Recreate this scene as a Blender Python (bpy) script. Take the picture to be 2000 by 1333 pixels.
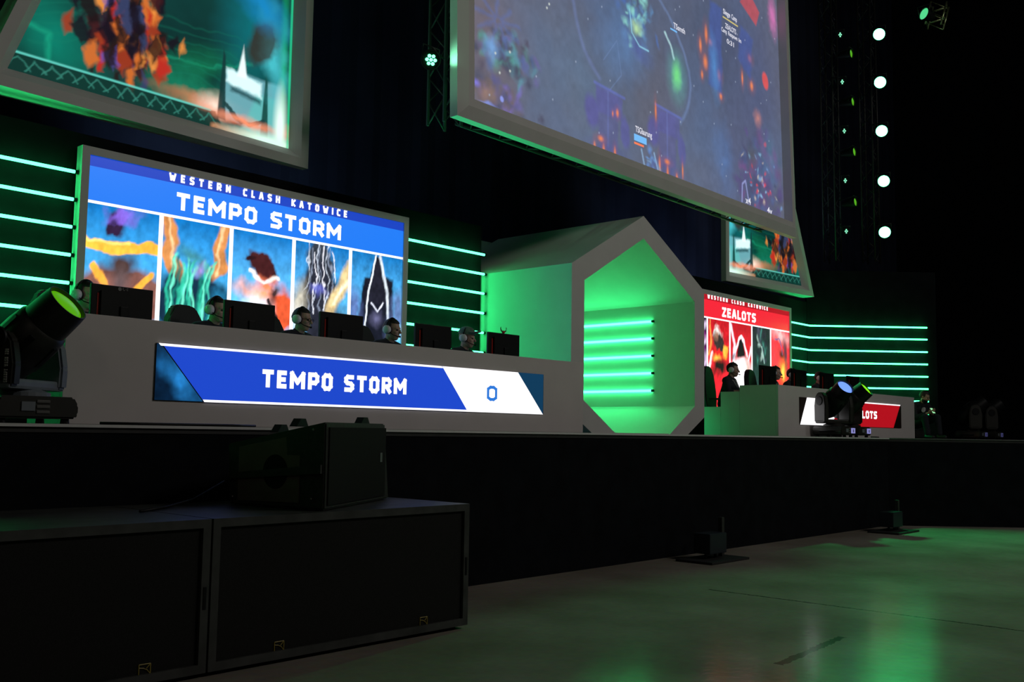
import bpy, bmesh, math, random
import numpy as np
from mathutils import Vector, Matrix

for o in list(bpy.data.objects):
    bpy.data.objects.remove(o)
SC = bpy.context.scene
COL = SC.collection
PI = math.pi
random.seed(5)

# ------------------------------------------------------------------ camera
YAW, PITCH, ROLL, FPX = 0.83463, 0.09081, 0.01532, 1975.5
cd = bpy.data.cameras.new('camera')
cam = bpy.data.objects.new('camera', cd)
COL.objects.link(cam)
SC.camera = cam
cd.sensor_fit = 'HORIZONTAL'
cd.sensor_width = 36.0
cd.lens = 36.0 * FPX / 2000.0
cd.clip_start, cd.clip_end = 0.05, 200
fw = Vector((math.sin(YAW) * math.cos(PITCH), math.cos(YAW) * math.cos(PITCH), math.sin(PITCH)))
rt = Vector((math.cos(YAW), -math.sin(YAW), 0))
up = rt.cross(fw)
r2 = math.cos(ROLL) * rt + math.sin(ROLL) * up
u2 = -math.sin(ROLL) * rt + math.cos(ROLL) * up
cam.matrix_world = Matrix(((r2.x, u2.x, -fw.x, 0), (r2.y, u2.y, -fw.y, 0), (r2.z, u2.z, -fw.z, 1.55), (0, 0, 0, 1)))

# ------------------------------------------------------------------ world, view
w = bpy.data.worlds.new('hall_dark')
SC.world = w
w.use_nodes = True
w.node_tree.nodes['Background'].inputs[0].default_value = (0.5, 0.6, 0.8, 1)
w.node_tree.nodes['Background'].inputs[1].default_value = 0.0006
SC.view_settings.view_transform = 'Standard'
SC.view_settings.look = 'None'
SC.view_settings.exposure = 0.0
SC.view_settings.gamma = 1.0
SC.view_settings.use_curve_mapping = False
try:
    SC.cycles.use_denoising = True
    SC.cycles.max_bounces = 8
    SC.cycles.sample_clamp_indirect = 6.0
except Exception:
    pass

# ------------------------------------------------------------------ house lights of the hall and added fill spots
def area(name, loc, target, size, power, col):
    ld = bpy.data.lights.new(name, 'AREA')
    ld.shape = 'DISK'
    ld.size = size
    ld.energy = power
    ld.color = col
    o = bpy.data.objects.new(name, ld)
    COL.objects.link(o)
    o.location = loc
    o.rotation_euler = (Vector(target) - Vector(loc)).to_track_quat('-Z', 'Y').to_euler()
    return o

def spot(name, loc, target, ang, power, col, blend=0.3, rad=0.08):
    ld = bpy.data.lights.new(name, 'SPOT')
    ld.spot_size = math.radians(ang)
    ld.spot_blend = blend
    ld.energy = power
    ld.color = col
    ld.shadow_soft_size = rad
    o = bpy.data.objects.new(name, ld)
    COL.objects.link(o)
    o.location = loc
    o.rotation_euler = (Vector(target) - Vector(loc)).to_track_quat('-Z', 'Y').to_euler()
    return o

HOUSE = (1.0, 0.93, 0.86)
area('house_light', (13.5, -6.5, 12.0), (8, 5, 1.5), 3.0, 285, HOUSE)
area('house_light', (-9, -7, 11), (4.5, 6.5, 1.2), 3.0, 45, (1.0, 0.86, 0.72))
area('house_light', (21, -6, 12.5), (16, 6, 2), 3.0, 130, (0.95, 0.96, 0.95))
GREEN = (0.012, 1.0, 0.26)
spot('added_green_fill', (4.0, 10.05, 2.3), (4.2, 10.3, 4.9), 110, 14, GREEN)  # added spot, no fixture: greens the left hung screen's underside
spot('added_green_fill', (8.7, 9.1, 3.2), (9.3, 8.42, 5.28), 105, 85, GREEN, 0.6)  # added floating spot without a lamp body, greens the projection screen's underside
spot('added_green_fill', (15.4, 9.5, 4.42), (14.9, 8.6, 5.3), 120, 12, GREEN, 0.6)  # another unseen spot added for that underside, further right
spot('added_green_fill', (1.7, 8.2, 2.45), (3.98, 8.65, 2.72), 20, 26, GREEN)  # added spot that turns the leftmost player's face green
spot('added_screen_side_fill', (2.5, 8.45, 7.4), (8.2, 8.4, 7.0), 32, 170, (0.42, 1.0, 0.62))  # added pale green spot brightening the projection frame's left side
spot('added_green_fill', (14.4, 9.55, 1.75), (15.05, 8.7, 2.0), 130, 6.5, GREEN)  # added spot greening the end panels of the red team desk
spot('added_floor_wash', (18.0, 8.3, 4.5), (15.9, 4.3, 0.0), 72, 640, GREEN, 0.8, 0.08)  # added green spot with no fixture, colours the floor before the stage
spot('added_green_fill', (9.5, 9.5, 1.75), (10.75, 9.5, 3.2), 110, 17, GREEN)  # added spot that brightens the tunnel's outer left wall
spot('added_drape_wash', (7.2, 11.3, 3.6), (8.6, 13.2, 6.0), 130, 140, (0.55, 0.72, 0.95), 0.9, 0.3)  # added dim blue spot lifting the drape out of black
spot('added_drape_wash', (19.3, 11.8, 3.4), (20.2, 13.2, 6.4), 130, 200, (0.55, 0.68, 1.0), 0.9, 0.3)  # second added blue spot, for the drape at stage right
spot('added_green_fill', (20.6, 9.6, 1.9), (20.0, 10.3, 4.8), 80, 40, GREEN)  # added spot greening the small right hung screen's underside

# ------------------------------------------------------------------ materials
def lin(c):
    return tuple((v / 255.0 / 12.92) if v / 255.0 <= 0.04045 else ((v / 255.0 + 0.055) / 1.055) ** 2.4 for v in c)

MATS = {}
def mat(name, col, rough=0.5, metal=0.0, spec=0.5, var=0.08, scale=9.0, bump=0.0, em=None, es=0.0):
    if name in MATS:
        return MATS[name]
    m = bpy.data.materials.new(name)
    m.use_nodes = True
    nt = m.node_tree
    b = nt.nodes['Principled BSDF']
    b.inputs['Roughness'].default_value = rough
    b.inputs['Metallic'].default_value = metal
    b.inputs['Specular IOR Level'].default_value = spec
    tc = nt.nodes.new('ShaderNodeTexCoord')
    n = nt.nodes.new('ShaderNodeTexNoise')
    n.inputs['Scale'].default_value = scale
    n.inputs['Detail'].default_value = 4
    nt.links.new(tc.outputs['Object'], n.inputs['Vector'])
    r = nt.nodes.new('ShaderNodeValToRGB')
    r.color_ramp.elements[0].position = 0.3
    r.color_ramp.elements[1].position = 0.7
    r.color_ramp.elements[0].color = tuple(max(0, v * (1 - var)) for v in col) + (1,)
    r.color_ramp.elements[1].color = tuple(min(1, v * (1 + var)) for v in col) + (1,)
    nt.links.new(n.outputs['Fac'], r.inputs['Fac'])
    nt.links.new(r.outputs['Color'], b.inputs['Base Color'])
    if bump:
        bp = nt.nodes.new('ShaderNodeBump')
        bp.inputs['Strength'].default_value = bump
        bp.inputs['Distance'].default_value = 0.01
        nt.links.new(n.outputs['Fac'], bp.inputs['Height'])
        nt.links.new(bp.outputs['Normal'], b.inputs['Normal'])
    if em:
        b.inputs['Emission Color'].default_value = tuple(em) + (1,)
        b.inputs['Emission Strength'].default_value = es
    MATS[name] = m
    return m

def glow(name, col, strength=1.0):
    return mat(name, (0.02, 0.02, 0.02), 0.3, em=col, es=strength)

def picture_mat():
    if 'picture' in MATS:
        return MATS['picture']
    m = bpy.data.materials.new('display_picture')
    m.use_nodes = True
    nt = m.node_tree
    b = nt.nodes['Principled BSDF']
    b.inputs['Base Color'].default_value = (0.01, 0.01, 0.01, 1)
    b.inputs['Roughness'].default_value = 0.5
    b.inputs['Specular IOR Level'].default_value = 0.1
    a = nt.nodes.new('ShaderNodeAttribute')
    a.attribute_name = 'picture'
    nt.links.new(a.outputs['Color'], b.inputs['Emission Color'])
    b.inputs['Emission Strength'].default_value = 1.0
    MATS['picture'] = m
    return m

M_WHITE = mat('grey_white_panel', (0.72, 0.71, 0.69), 0.55, var=0.03, scale=3)
M_DESK = mat('desk_panel', (0.74, 0.70, 0.68), 0.5, var=0.03, scale=3)
M_BLACK = mat('black_paint', (0.018, 0.018, 0.018), 0.6, var=0.2, scale=30)
M_CAB = mat('black_cabinet_paint', (0.035, 0.036, 0.032), 0.55, var=0.25, scale=25, bump=0.1)
M_CABTOP = mat('scuffed_cabinet_paint', (0.045, 0.047, 0.044), 0.5, var=0.35, scale=6, bump=0.1)
M_GRILLE = mat('black_grille', (0.013, 0.013, 0.012), 0.75, spec=0.2, var=0.3, scale=200)
M_CLOTH = mat('black_cloth', (0.006, 0.007, 0.009), 0.9, spec=0.1, var=0.3, scale=4)
M_DRAPE = mat('navy_drape', (0.022, 0.027, 0.048), 0.95, spec=0.05, var=0.4, scale=0.5)
M_DECK = mat('stage_deck', (0.03, 0.03, 0.03), 0.5, var=0.2)
M_EDGE = mat('aluminium_edge', (0.78, 0.8, 0.78), 0.4, var=0.05)
M_PLASTIC = mat('black_plastic', (0.006, 0.0065, 0.007), 0.5, spec=0.25, var=0.1)
M_FIX = mat('fixture_plastic', (0.02, 0.02, 0.016), 0.45, var=0.15)
M_FIXG = mat('fixture_grey', (0.20, 0.23, 0.26), 0.45, var=0.1)
M_TRUSS = mat('dark_truss', (0.022, 0.024, 0.024), 0.45, metal=0.3, var=0.1)
M_TUBE = glow('tube_light', (0.42, 12.0, 3.0), 1.0)
M_SKIN = mat('skin', (0.50, 0.32, 0.22), 0.5, var=0.08, scale=20)
M_HAIR = mat('dark_hair', (0.012, 0.009, 0.008), 0.6, var=0.4, scale=60)
M_SHIRT = mat('dark_shirt', (0.012, 0.013, 0.018), 0.85, var=0.2, scale=40)
M_TROUSER = mat('dark_trousers', (0.012, 0.014, 0.022), 0.9, var=0.2, scale=40)
M_SHOE = mat('black_shoe', (0.01, 0.01, 0.01), 0.5)
M_CUP = mat('white_ear_cup', (0.78, 0.78, 0.76), 0.35, var=0.03)
M_RED = mat('red_accent', (0.6, 0.03, 0.015), 0.4)
M_WRITE = mat('printed_white', (0.92, 0.92, 0.88), 0.5)
M_GOLD = mat('gold_print', (0.35, 0.27, 0.05), 0.5)
M_METAL = mat('steel', (0.45, 0.46, 0.46), 0.35, metal=0.9)
M_CUSH = mat('chair_black', (0.008, 0.008, 0.010), 0.6, var=0.2)
M_WTEXT = glow('lit_white', (1.0, 0.98, 1.0), 1.35)

# ------------------------------------------------------------------ mesh helpers
def box(bm, x0, x1, y0, y1, z0, z1, bev=0.0, seg=2):
    vs = [bm.verts.new(p) for p in ((x0, y0, z0), (x1, y0, z0), (x1, y1, z0), (x0, y1, z0), (x0, y0, z1), (x1, y0, z1), (x1, y1, z1), (x0, y1, z1))]
    fs = [bm.faces.new([vs[i] for i in f]) for f in ((3, 2, 1, 0), (4, 5, 6, 7), (0, 1, 5, 4), (1, 2, 6, 5), (2, 3, 7, 6), (3, 0, 4, 7))]
    if bev:
        es = list({e for f in fs for e in f.edges})
        bmesh.ops.bevel(bm, geom=es, offset=bev, segments=seg, affect='EDGES', profile=0.6)

def prism(bm, pts, axis, a, b):
    """extrude a 2D outline along an axis between a and b"""
    def P(p, t):
        return {'y': (p[0], t, p[1]), 'x': (t, p[0], p[1]), 'z': (p[0], p[1], t)}[axis]
    A = [bm.verts.new(P(p, a)) for p in pts]
    B = [bm.verts.new(P(p, b)) for p in pts]
    n = len(pts)
    bm.faces.new(A)
    bm.faces.new(B[::-1])
    for i in range(n):
        j = (i + 1) % n
        bm.faces.new((A[j], A[i], B[i], B[j]))

def tube(bm, pts, r, n=10, caps=True):
    pts = [Vector(p) for p in pts]
    rings = []
    for i, p in enumerate(pts):
        if i == 0:
            d = pts[1] - p
        elif i == len(pts) - 1:
            d = p - pts[-2]
        else:
            d = (pts[i + 1] - p).normalized() + (p - pts[i - 1]).normalized()
        d.normalize()
        h = Vector((0, 0, 1)) if abs(d.z) < 0.9 else Vector((1, 0, 0))
        s = d.cross(h).normalized()
        t = s.cross(d)
        rr = r[i] if isinstance(r, (list, tuple)) else r
        rings.append([bm.verts.new(p + rr * (math.cos(2 * PI * k / n) * s + math.sin(2 * PI * k / n) * t)) for k in range(n)])
    for a, b in zip(rings, rings[1:]):
        for k in range(n):
            bm.faces.new((a[k], a[(k + 1) % n], b[(k + 1) % n], b[k]))
    if caps:
        bm.faces.new(rings[0][::-1])
        bm.faces.new(rings[-1])

def lathe(bm, prof, n=28, M=None):
    """prof: (radius, z) list about local z"""
    rings = []
    for r, z in prof:
        if r < 1e-6:
            rings.append([bm.verts.new((0, 0, z))])
        else:
            rings.append([bm.verts.new((r * math.cos(2 * PI * k / n), r * math.sin(2 * PI * k / n), z)) for k in range(n)])
    new = [v for q in rings for v in q]
    for a, b in zip(rings, rings[1:]):
        for k in range(n):
            l = (k + 1) % n
            if len(a) == 1 and len(b) == 1:
                continue
            if len(a) == 1:
                bm.faces.new((a[0], b[l], b[k]))
            elif len(b) == 1:
                bm.faces.new((a[k], a[l], b[0]))
            else:
                bm.faces.new((a[k], a[l], b[l], b[k]))
    if M is not None:
        bmesh.ops.transform(bm, matrix=M, verts=new)

def ball(bm, c, rad, seg=18, ring=12, M=None):
    """ellipsoid"""
    mm = Matrix.Translation(c) @ (M if M is not None else Matrix.Identity(4)) @ Matrix.Diagonal((*rad, 1))
    bmesh.ops.create_uvsphere(bm, u_segments=seg, v_segments=ring, radius=1, matrix=mm)

def cap(bm, a, b, ra, rb, n=14):
    """tapered capsule"""
    a, b = Vector(a), Vector(b)
    d = b - a
    L = d.length
    q = d.to_track_quat('Z', 'Y').to_matrix().to_4x4()
    prof = [(0, -ra)] + [(ra * math.cos(t), ra * math.sin(t)) for t in (-1.2, -0.8, -0.4, 0)]
    prof += [(rb * math.cos(t), L + rb * math.sin(t)) for t in (0, 0.4, 0.8, 1.2)] + [(0, L + rb)]
    lathe(bm, prof, n, Matrix.Translation(a) @ q)

def obj(name, bm, m=None, parent=None, smooth=False, auto=None):
    bmesh.ops.recalc_face_normals(bm, faces=bm.faces)
    me = bpy.data.meshes.new(name)
    bm.to_mesh(me)
    bm.free()
    if m is not None:
        me.materials.append(m)
    if smooth:
        for p in me.polygons:
            p.use_smooth = True
        if auto:
            try:
                me.set_sharp_from_angle(angle=math.radians(auto))
            except Exception:
                pass
    o = bpy.data.objects.new(name, me)
    COL.objects.link(o)
    if parent:
        o.parent = parent
    return o

def tag(o, label, cat, group=None, kind=None):
    o['label'] = label
    o['category'] = cat
    if group:
        o['group'] = group
    if kind:
        o['kind'] = kind
    return o

def thing(name, label, cat, loc=(0, 0, 0), rz=0.0, group=None):
    o = bpy.data.objects.new(name, None)
    o.empty_display_size = 0.1
    COL.objects.link(o)
    o.location = loc
    o.rotation_euler = (0, 0, rz)
    return tag(o, label, cat, group)

def dup(root, loc=None, rz=None, label=None):
    r = root.copy()
    COL.objects.link(r)
    if loc is not None:
        r.location = loc
    if rz is not None:
        r.rotation_euler = (0, 0, rz)
    if label:
        r['label'] = label
    for ch in list(root.children):
        c = ch.copy()
        COL.objects.link(c)
        c.parent = r
        for g in list(ch.children):
            d = g.copy()
            COL.objects.link(d)
            d.parent = c
    return r

B = bmesh.new

# ------------------------------------------------------------------ block lettering
GL = {
 'T': (1.0, [[(0, 1), (1, 1)], [(.5, 1), (.5, 0)]]),
 'E': (0.85, [[(1, 1), (0, 1), (0, 0), (1, 0)], [(0, .5), (.85, .5)]]),
 'M': (1.35, [[(0, 0), (0, 1), (.5, .35), (1, 1), (1, 0)]]),
 'P': (1.0, [[(0, 0), (0, 1), (.75, 1), (1, .85), (1, .55), (.75, .38), (0, .38)]]),
 'O': (1.0, [[(.25, 1), (.75, 1), (1, .82), (1, .18), (.75, 0), (.25, 0), (0, .18), (0, .82), (.25, 1)]]),
 '0': (0.8, [[(.3, 1), (.7, 1), (1, .85), (1, .15), (.7, 0), (.3, 0), (0, .15), (0, .85), (.3, 1)]]),
 'S': (0.95, [[(1, 1), (.25, 1), (0, .86), (0, .66), (.2, .54), (.8, .46), (1, .34), (1, .14), (.75, 0), (0, 0)]]),
 'R': (1.0, [[(0, 0), (0, 1), (.75, 1), (1, .85), (1, .58), (.75, .42), (0, .42)], [(.5, .42), (1, 0)]]),
 'W': (1.4, [[(0, 1), (.25, 0), (.5, .65), (.75, 0), (1, 1)]]),
 'N': (1.05, [[(0, 0), (0, 1), (1, 0), (1, 1)]]),
 'C': (0.9, [[(1, 1), (.25, 1), (0, .82), (0, .18), (.25, 0), (1, 0)]]),
 'L': (0.8, [[(0, 1), (0, 0), (1, 0)]]),
 'A': (1.05, [[(0, 0), (.38, 1), (.62, 1), (1, 0)], [(.2, .3), (.8, .3)]]),
 'H': (1.0, [[(0, 0), (0, 1)], [(1, 0), (1, 1)], [(0, .5), (1, .5)]]),
 'K': (1.0, [[(0, 0), (0, 1)], [(1, 1), (.1, .5), (1, 0)]]),
 'I': (0.32, [[(.5, 0), (.5, 1)]]),
 'Z': (0.95, [[(0, 1), (1, 1), (0, 0), (1, 0)]]),
 'Y': (1.0, [[(0, 1), (.5, .45), (1, 1)], [(.5, .45), (.5, 0)]]),
 'G': (1.0, [[(1, 1), (.25, 1), (0, .82), (0, .18), (.25, 0), (1, 0), (1, .48), (.55, .48)]]),
 '3': (0.9, [[(0, 1), (1, 1), (1, .58), (.75, .5), (1, .42), (1, 0), (0, 0)], [(.3, .5), (.75, .5)]]),
}
def words(nm, m, parent, s, u0, w0, width, h, t, gap, space, y0, y1):
    tot = sum(space if c == ' ' else GL[c][0] * 0.72 for c in s) + gap * (len(s) - 1)
    k = width / tot
    x = u0
    for c in s:
        if c == ' ':
            x += (space + gap) * k
            continue
        ww = GL[c][0] * 0.72 * k
        b_ = bmesh.new()
        letters(b_, c, x, w0, ww, h, t, gap, space, y0, y1)
        obj(nm, b_, m, parent)
        x += ww + gap * k

def letters(bm, s, u0, w0, width, h, t, gap=0.28, space=0.6, y0=0.0, y1=-0.006):
    """block letters between u0 and u0+width in the local x-z plane; t = stroke width"""
    tot = 0.0
    for i, c in enumerate(s):
        tot += space if c == ' ' else GL[c][0] * 0.72
        if i < len(s) - 1:
            tot += gap
    k = width / tot
    x = u0
    for c in s:
        if c == ' ':
            x += (space + gap) * k
            continue
        gw, st = GL[c]
        gw = gw * 0.72 * k
        tx = min(t, gw * 0.9)
        for pl in st:
            P = [Vector((x + tx / 2 + p[0] * max(gw - tx, 0), w0 + t / 2 + p[1] * (h - t))) for p in pl]
            for a, b in zip(P, P[1:]):
                d = (b - a)
                if d.length < 1e-6:
                    continue
                d.normalize()
                n = Vector((-d.y, d.x)) * t / 2
                e = d * t * 0.42
                q = [a - e + n, a - e - n, b + e - n, b + e + n]
                prism(bm, [(v.x, v.y) for v in q], 'y', y0, y1)
            for b in P[1:-1]:
                prism(bm, [(b.x + t * 0.5 * math.cos(k * PI / 4 + PI / 8), b.y + t * 0.5 * math.sin(k * PI / 4 + PI / 8)) for k in range(8)], 'y', y0, y1)
        x += gw + gap * k
    return x

# ------------------------------------------------------------------ painted display pictures (abstract colour fields)
_rng = np.random.RandomState(11)
_LAT = _rng.rand(64, 64)
def vnoise(x, y):
    xi, yi = np.floor(x).astype(int), np.floor(y).astype(int)
    fx, fy = x - xi, y - yi
    fx, fy = fx * fx * (3 - 2 * fx), fy * fy * (3 - 2 * fy)
    g = lambda a, b: _LAT[a % 64, b % 64]
    return (g(xi, yi) * (1 - fx) + g(xi + 1, yi) * fx) * (1 - fy) + (g(xi, yi + 1) * (1 - fx) + g(xi + 1, yi + 1) * fx) * fy
def fbm(x, y, o=4):
    s, a, t = 0, 0.5, 0
    for i in range(o):
        s = s + a * vnoise(x * 2 ** i + 13.7 * i, y * 2 ** i + 7.1 * i)
        t += a
        a *= 0.5
    return s / t

class Paint:
    def __init__(self, U, W, base):
        self.U, self.W = U, W
        self.c = np.zeros(U.shape + (3,)) + np.array(lin(base))
    def mix(self, m, col, l=True):
        col = np.array(lin(col)) if l else np.array(col)
        self.c = self.c * (1 - m[..., None]) + col * m[..., None]
    def warp(self, amt, sc, sd=0.0):
        return (self.U + amt * (fbm(self.U * sc + sd, self.W * sc) - 0.5) * 2, self.W + amt * (fbm(self.U * sc + 31 + sd, self.W * sc + 17) - 0.5) * 2)
    def blob(self, u, w, su, sw, col, a=1.0, ang=0.0, soft=0.5, wp=0.0, ws=6.0):
        U, W = self.warp(wp, ws, u * 7) if wp else (self.U, self.W)
        ca, sa = math.cos(ang), math.sin(ang)
        x, y = (U - u) * ca + (W - w) * sa, -(U - u) * sa + (W - w) * ca
        d = np.sqrt((x / su) ** 2 + (y / sw) ** 2)
        self.mix(a * np.clip((1 + soft - d) / (2 * soft) if soft > 0.5 else (1 - d) / soft + 0.5, 0, 1) ** 1.3, col)
    def line(self, pts, wd, col, a=1.0, soft=0.5, wp=0.0, ws=6.0):
        U, W = self.warp(wp, ws, pts[0][0] * 5) if wp else (self.U, self.W)
        best = np.full(U.shape, 1e9)
        for (x0, y0), (x1, y1) in zip(pts, pts[1:]):
            dx, dy = x1 - x0, y1 - y0
            t = np.clip(((U - x0) * dx + (W - y0) * dy) / (dx * dx + dy * dy + 1e-9), 0, 1)
            best = np.minimum(best, np.hypot(U - x0 - t * dx, W - y0 - t * dy))
        self.mix(a * np.clip((wd - best) / (wd * soft + 1e-9), 0, 1), col)
    def poly(self, pts, col, a=1.0, soft=0.01, wp=0.0, ws=6.0):
        """convex polygon, points anticlockwise"""
        U, W = self.warp(wp, ws, pts[0][0] * 5) if wp else (self.U, self.W)
        d = np.full(U.shape, 1e9)
        n = len(pts)
        for i in range(n):
            (x0, y0), (x1, y1) = pts[i], pts[(i + 1) % n]
            L = math.hypot(x1 - x0, y1 - y0)
            d = np.minimum(d, (-(y1 - y0) * (U - x0) + (x1 - x0) * (W - y0)) / L)
        self.mix(a * np.clip(d / soft + 0.5, 0, 1), col)
    def grad(self, bot, top, a=1.0, lo=0.0, hi=1.0):
        t = np.clip((self.W - lo) / (hi - lo), 0, 1)[..., None]
        self.c = self.c * (1 - a) + a * (np.array(lin(bot)) * (1 - t) + np.array(lin(top)) * t)
    def grain(self, sc, amt):
        f = fbm(self.U * sc, self.W * sc, 4) - 0.5
        self.c = np.clip(self.c * (1 + amt * 2 * f[..., None]), 0, 4)

def picture(name, corners, nx, ny, y, paint, parent, span=None, gain=1.0):
    """grid over a four sided outline (bl, br, tr, tl) in the local x-z plane"""
    S, T = np.meshgrid(np.linspace(0, 1, nx), np.linspace(0, 1, ny))
    bl, br, tr, tl = [np.array(c, float) for c in corners]
    P = (bl[None, None] * ((1 - S) * (1 - T))[..., None] + br * (S * (1 - T))[..., None] + tr * (S * T)[..., None] + tl * ((1 - S) * T)[..., None])
    if span == 'unit':
        p = paint(S, (T - 0.40) / 0.60)
    else:
        p = paint(P[..., 0], P[..., 1])
    co = np.zeros((ny, nx, 3))
    co[..., 0], co[..., 1], co[..., 2] = P[..., 0], y, P[..., 1]
    idx = np.arange(nx * ny).reshape(ny, nx)
    q = np.stack([idx[:-1, :-1], idx[:-1, 1:], idx[1:, 1:], idx[1:, :-1]], -1).reshape(-1, 4)
    me = bpy.data.meshes.new(name)
    me.from_pydata(co.reshape(-1, 3).tolist(), [], q.tolist())
    at = me.color_attributes.new('picture', 'FLOAT_COLOR', 'POINT')
    cc = np.ones((nx * ny, 4), np.float32)
    cc[:, :3] = p.c.reshape(-1, 3) * gain
    at.data.foreach_set('color', cc.ravel())
    me.materials.append(picture_mat())
    me.update()
    o = bpy.data.objects.new(name, me)
    COL.objects.link(o)
    o.parent = parent
    return o

def inset(poly, d):
    """inset a convex anticlockwise outline"""
    n = len(poly)
    out = []
    for i in range(n):
        p0, p1, p2 = Vector(poly[i - 1]), Vector(poly[i]), Vector(poly[(i + 1) % n])
        a, b = (p1 - p0).normalized(), (p2 - p1).normalized()
        na, nb = Vector((-a.y, a.x)), Vector((-b.y, b.x))
        k = 1 + na.dot(nb)
        out.append(tuple(p1 + (na + nb) * d / k))
    return out

def loops(bm, ls, close_first=True):
    """bridge a list of outlines [(pts2d, y or function of u), ...] lying in x-z planes"""
    R = []
    for pts, y in ls:
        R.append([bm.verts.new((p[0], y(p[0]) if callable(y) else y, p[1])) for p in pts])
    for a, b in zip(R, R[1:]):
        n = len(a)
        for i in range(n):
            j = (i + 1) % n
            bm.faces.new((a[i], a[j], b[j], b[i]))
    if close_first:
        bm.faces.new(R[0][::-1])

# ------------------------------------------------------------------ room shell
def struct(name, bm, m):
    o = obj(name, bm, m)
    o['kind'] = 'structure'
    return o

def floor_material():
    m = bpy.data.materials.new('polished_concrete')
    m.use_nodes = True
    nt = m.node_tree
    N, L = nt.nodes, nt.links
    b = N['Principled BSDF']
    geo = N.new('ShaderNodeNewGeometry')
    n1 = N.new('ShaderNodeTexNoise'); n1.inputs['Scale'].default_value = 0.9; n1.inputs['Detail'].default_value = 6
    n2 = N.new('ShaderNodeTexNoise'); n2.inputs['Scale'].default_value = 14; n2.inputs['Detail'].default_value = 5
    L.new(geo.outputs['Position'], n1.inputs['Vector'])
    L.new(geo.outputs['Position'], n2.inputs['Vector'])
    r1 = N.new('ShaderNodeValToRGB')
    r1.color_ramp.elements[0].position, r1.color_ramp.elements[1].position = 0.3, 0.72
    r1.color_ramp.elements[0].color = (0.25, 0.225, 0.18, 1)
    r1.color_ramp.elements[1].color = (0.39, 0.36, 0.30, 1)
    L.new(n1.outputs['Fac'], r1.inputs['Fac'])
    mx = N.new('ShaderNodeMix'); mx.data_type = 'RGBA'; mx.blend_type = 'MULTIPLY'; mx.inputs[0].default_value = 0.35
    L.new(r1.outputs['Color'], mx.inputs[6])
    L.new(n2.outputs['Color'], mx.inputs[7])
    sep = N.new('ShaderNodeSeparateXYZ')
    L.new(geo.outputs['Position'], sep.inputs[0])
    def M(op, a, b_=None, c=None):
        q = N.new('ShaderNodeMath'); q.operation = op
        for i, v in enumerate((a, b_, c)):
            if v is None: continue
            if isinstance(v, (int, float)): q.inputs[i].default_value = v
            else: L.new(v, q.inputs[i])
        return q.outputs[0]
    wob = M('MULTIPLY', M('SUBTRACT', n2.outputs['Fac'], 0.5), 0.05)
    # joint line in the slab
    d1 = M('ABSOLUTE', M('ADD', M('SUBTRACT', sep.outputs['X'], 9.1), wob))
    j1 = M('MULTIPLY', M('LESS_THAN', d1, 0.014), M('LESS_THAN', sep.outputs['Y'], 5.5))
    # dark skid stain
    d2 = M('ABSOLUTE', M('ADD', M('SUBTRACT', sep.outputs['Y'], M('MULTIPLY_ADD', sep.outputs['X'], 0.085, 2.83)), M('MULTIPLY', wob, 1.6)))
    j2 = M('MULTIPLY', M('LESS_THAN', d2, 0.035), M('MULTIPLY', M('GREATER_THAN', sep.outputs['X'], 6.5), M('LESS_THAN', sep.outputs['X'], 7.75)))
    msk = M('MAXIMUM', j1, M('MULTIPLY', j2, 0.8))
    dk = N.new('ShaderNodeMix'); dk.data_type = 'RGBA'
    L.new(msk, dk.inputs[0])
    L.new(mx.outputs[2], dk.inputs[6])
    dk.inputs[7].default_value = (0.03, 0.027, 0.022, 1)
    rr = N.new('ShaderNodeMapRange')
    rr.inputs['To Min'].default_value, rr.inputs['To Max'].default_value = 0.13, 0.19
    L.new(n1.outputs['Fac'], rr.inputs['Value'])
    bp = N.new('ShaderNodeBump'); bp.inputs['Strength'].default_value = 0.12; bp.inputs['Distance'].default_value = 0.01
    L.new(n2.outputs['Fac'], bp.inputs['Height'])
    N.remove(b)
    df = N.new('ShaderNodeBsdfDiffuse'); gl = N.new('ShaderNodeBsdfGlossy'); ms = N.new('ShaderNodeMixShader')
    L.new(dk.outputs[2], df.inputs['Color']); L.new(rr.outputs[0], gl.inputs['Roughness'])
    L.new(bp.outputs['Normal'], df.inputs['Normal']); L.new(bp.outputs['Normal'], gl.inputs['Normal'])
    ms.inputs[0].default_value = 0.16
    L.new(df.outputs[0], ms.inputs[1]); L.new(gl.outputs[0], ms.inputs[2])
    L.new(ms.outputs[0], N['Material Output'].inputs['Surface'])
    return m

bm = B(); box(bm, -14, 34, -14, 14, -0.2, 0); struct('floor', bm, floor_material())
bm = B()
nx = 260
pts = [(-14 + 48 * i / nx, 13.2 + 0.012 * math.sin(i * 1.9) + 0.012 * math.sin(i * 0.7)) for i in range(nx + 1)]
V0 = [bm.verts.new((x, y, 0)) for x, y in pts]; V1 = [bm.verts.new((x, y, 17)) for x, y in pts]
for i in range(nx): bm.faces.new((V0[i], V0[i + 1], V1[i + 1], V1[i]))
V2 = [bm.verts.new((-14, 14, 0)), bm.verts.new((34, 14, 0)), bm.verts.new((34, 14, 17)), bm.verts.new((-14, 14, 17))]
bm.faces.new(V2)
struct('wall_back', bm, M_DRAPE)
bm = B(); box(bm, 34, 34.3, -14, 14, 0, 17); struct('wall_right', bm, M_CLOTH)
bm = B(); box(bm, -14.3, -14, -14, 14, 0, 17); struct('wall_left', bm, M_CLOTH)
bm = B(); box(bm, -14.3, 34.3, -14, 14, 17, 17.3); struct('ceiling', bm, M_CLOTH)

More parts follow.
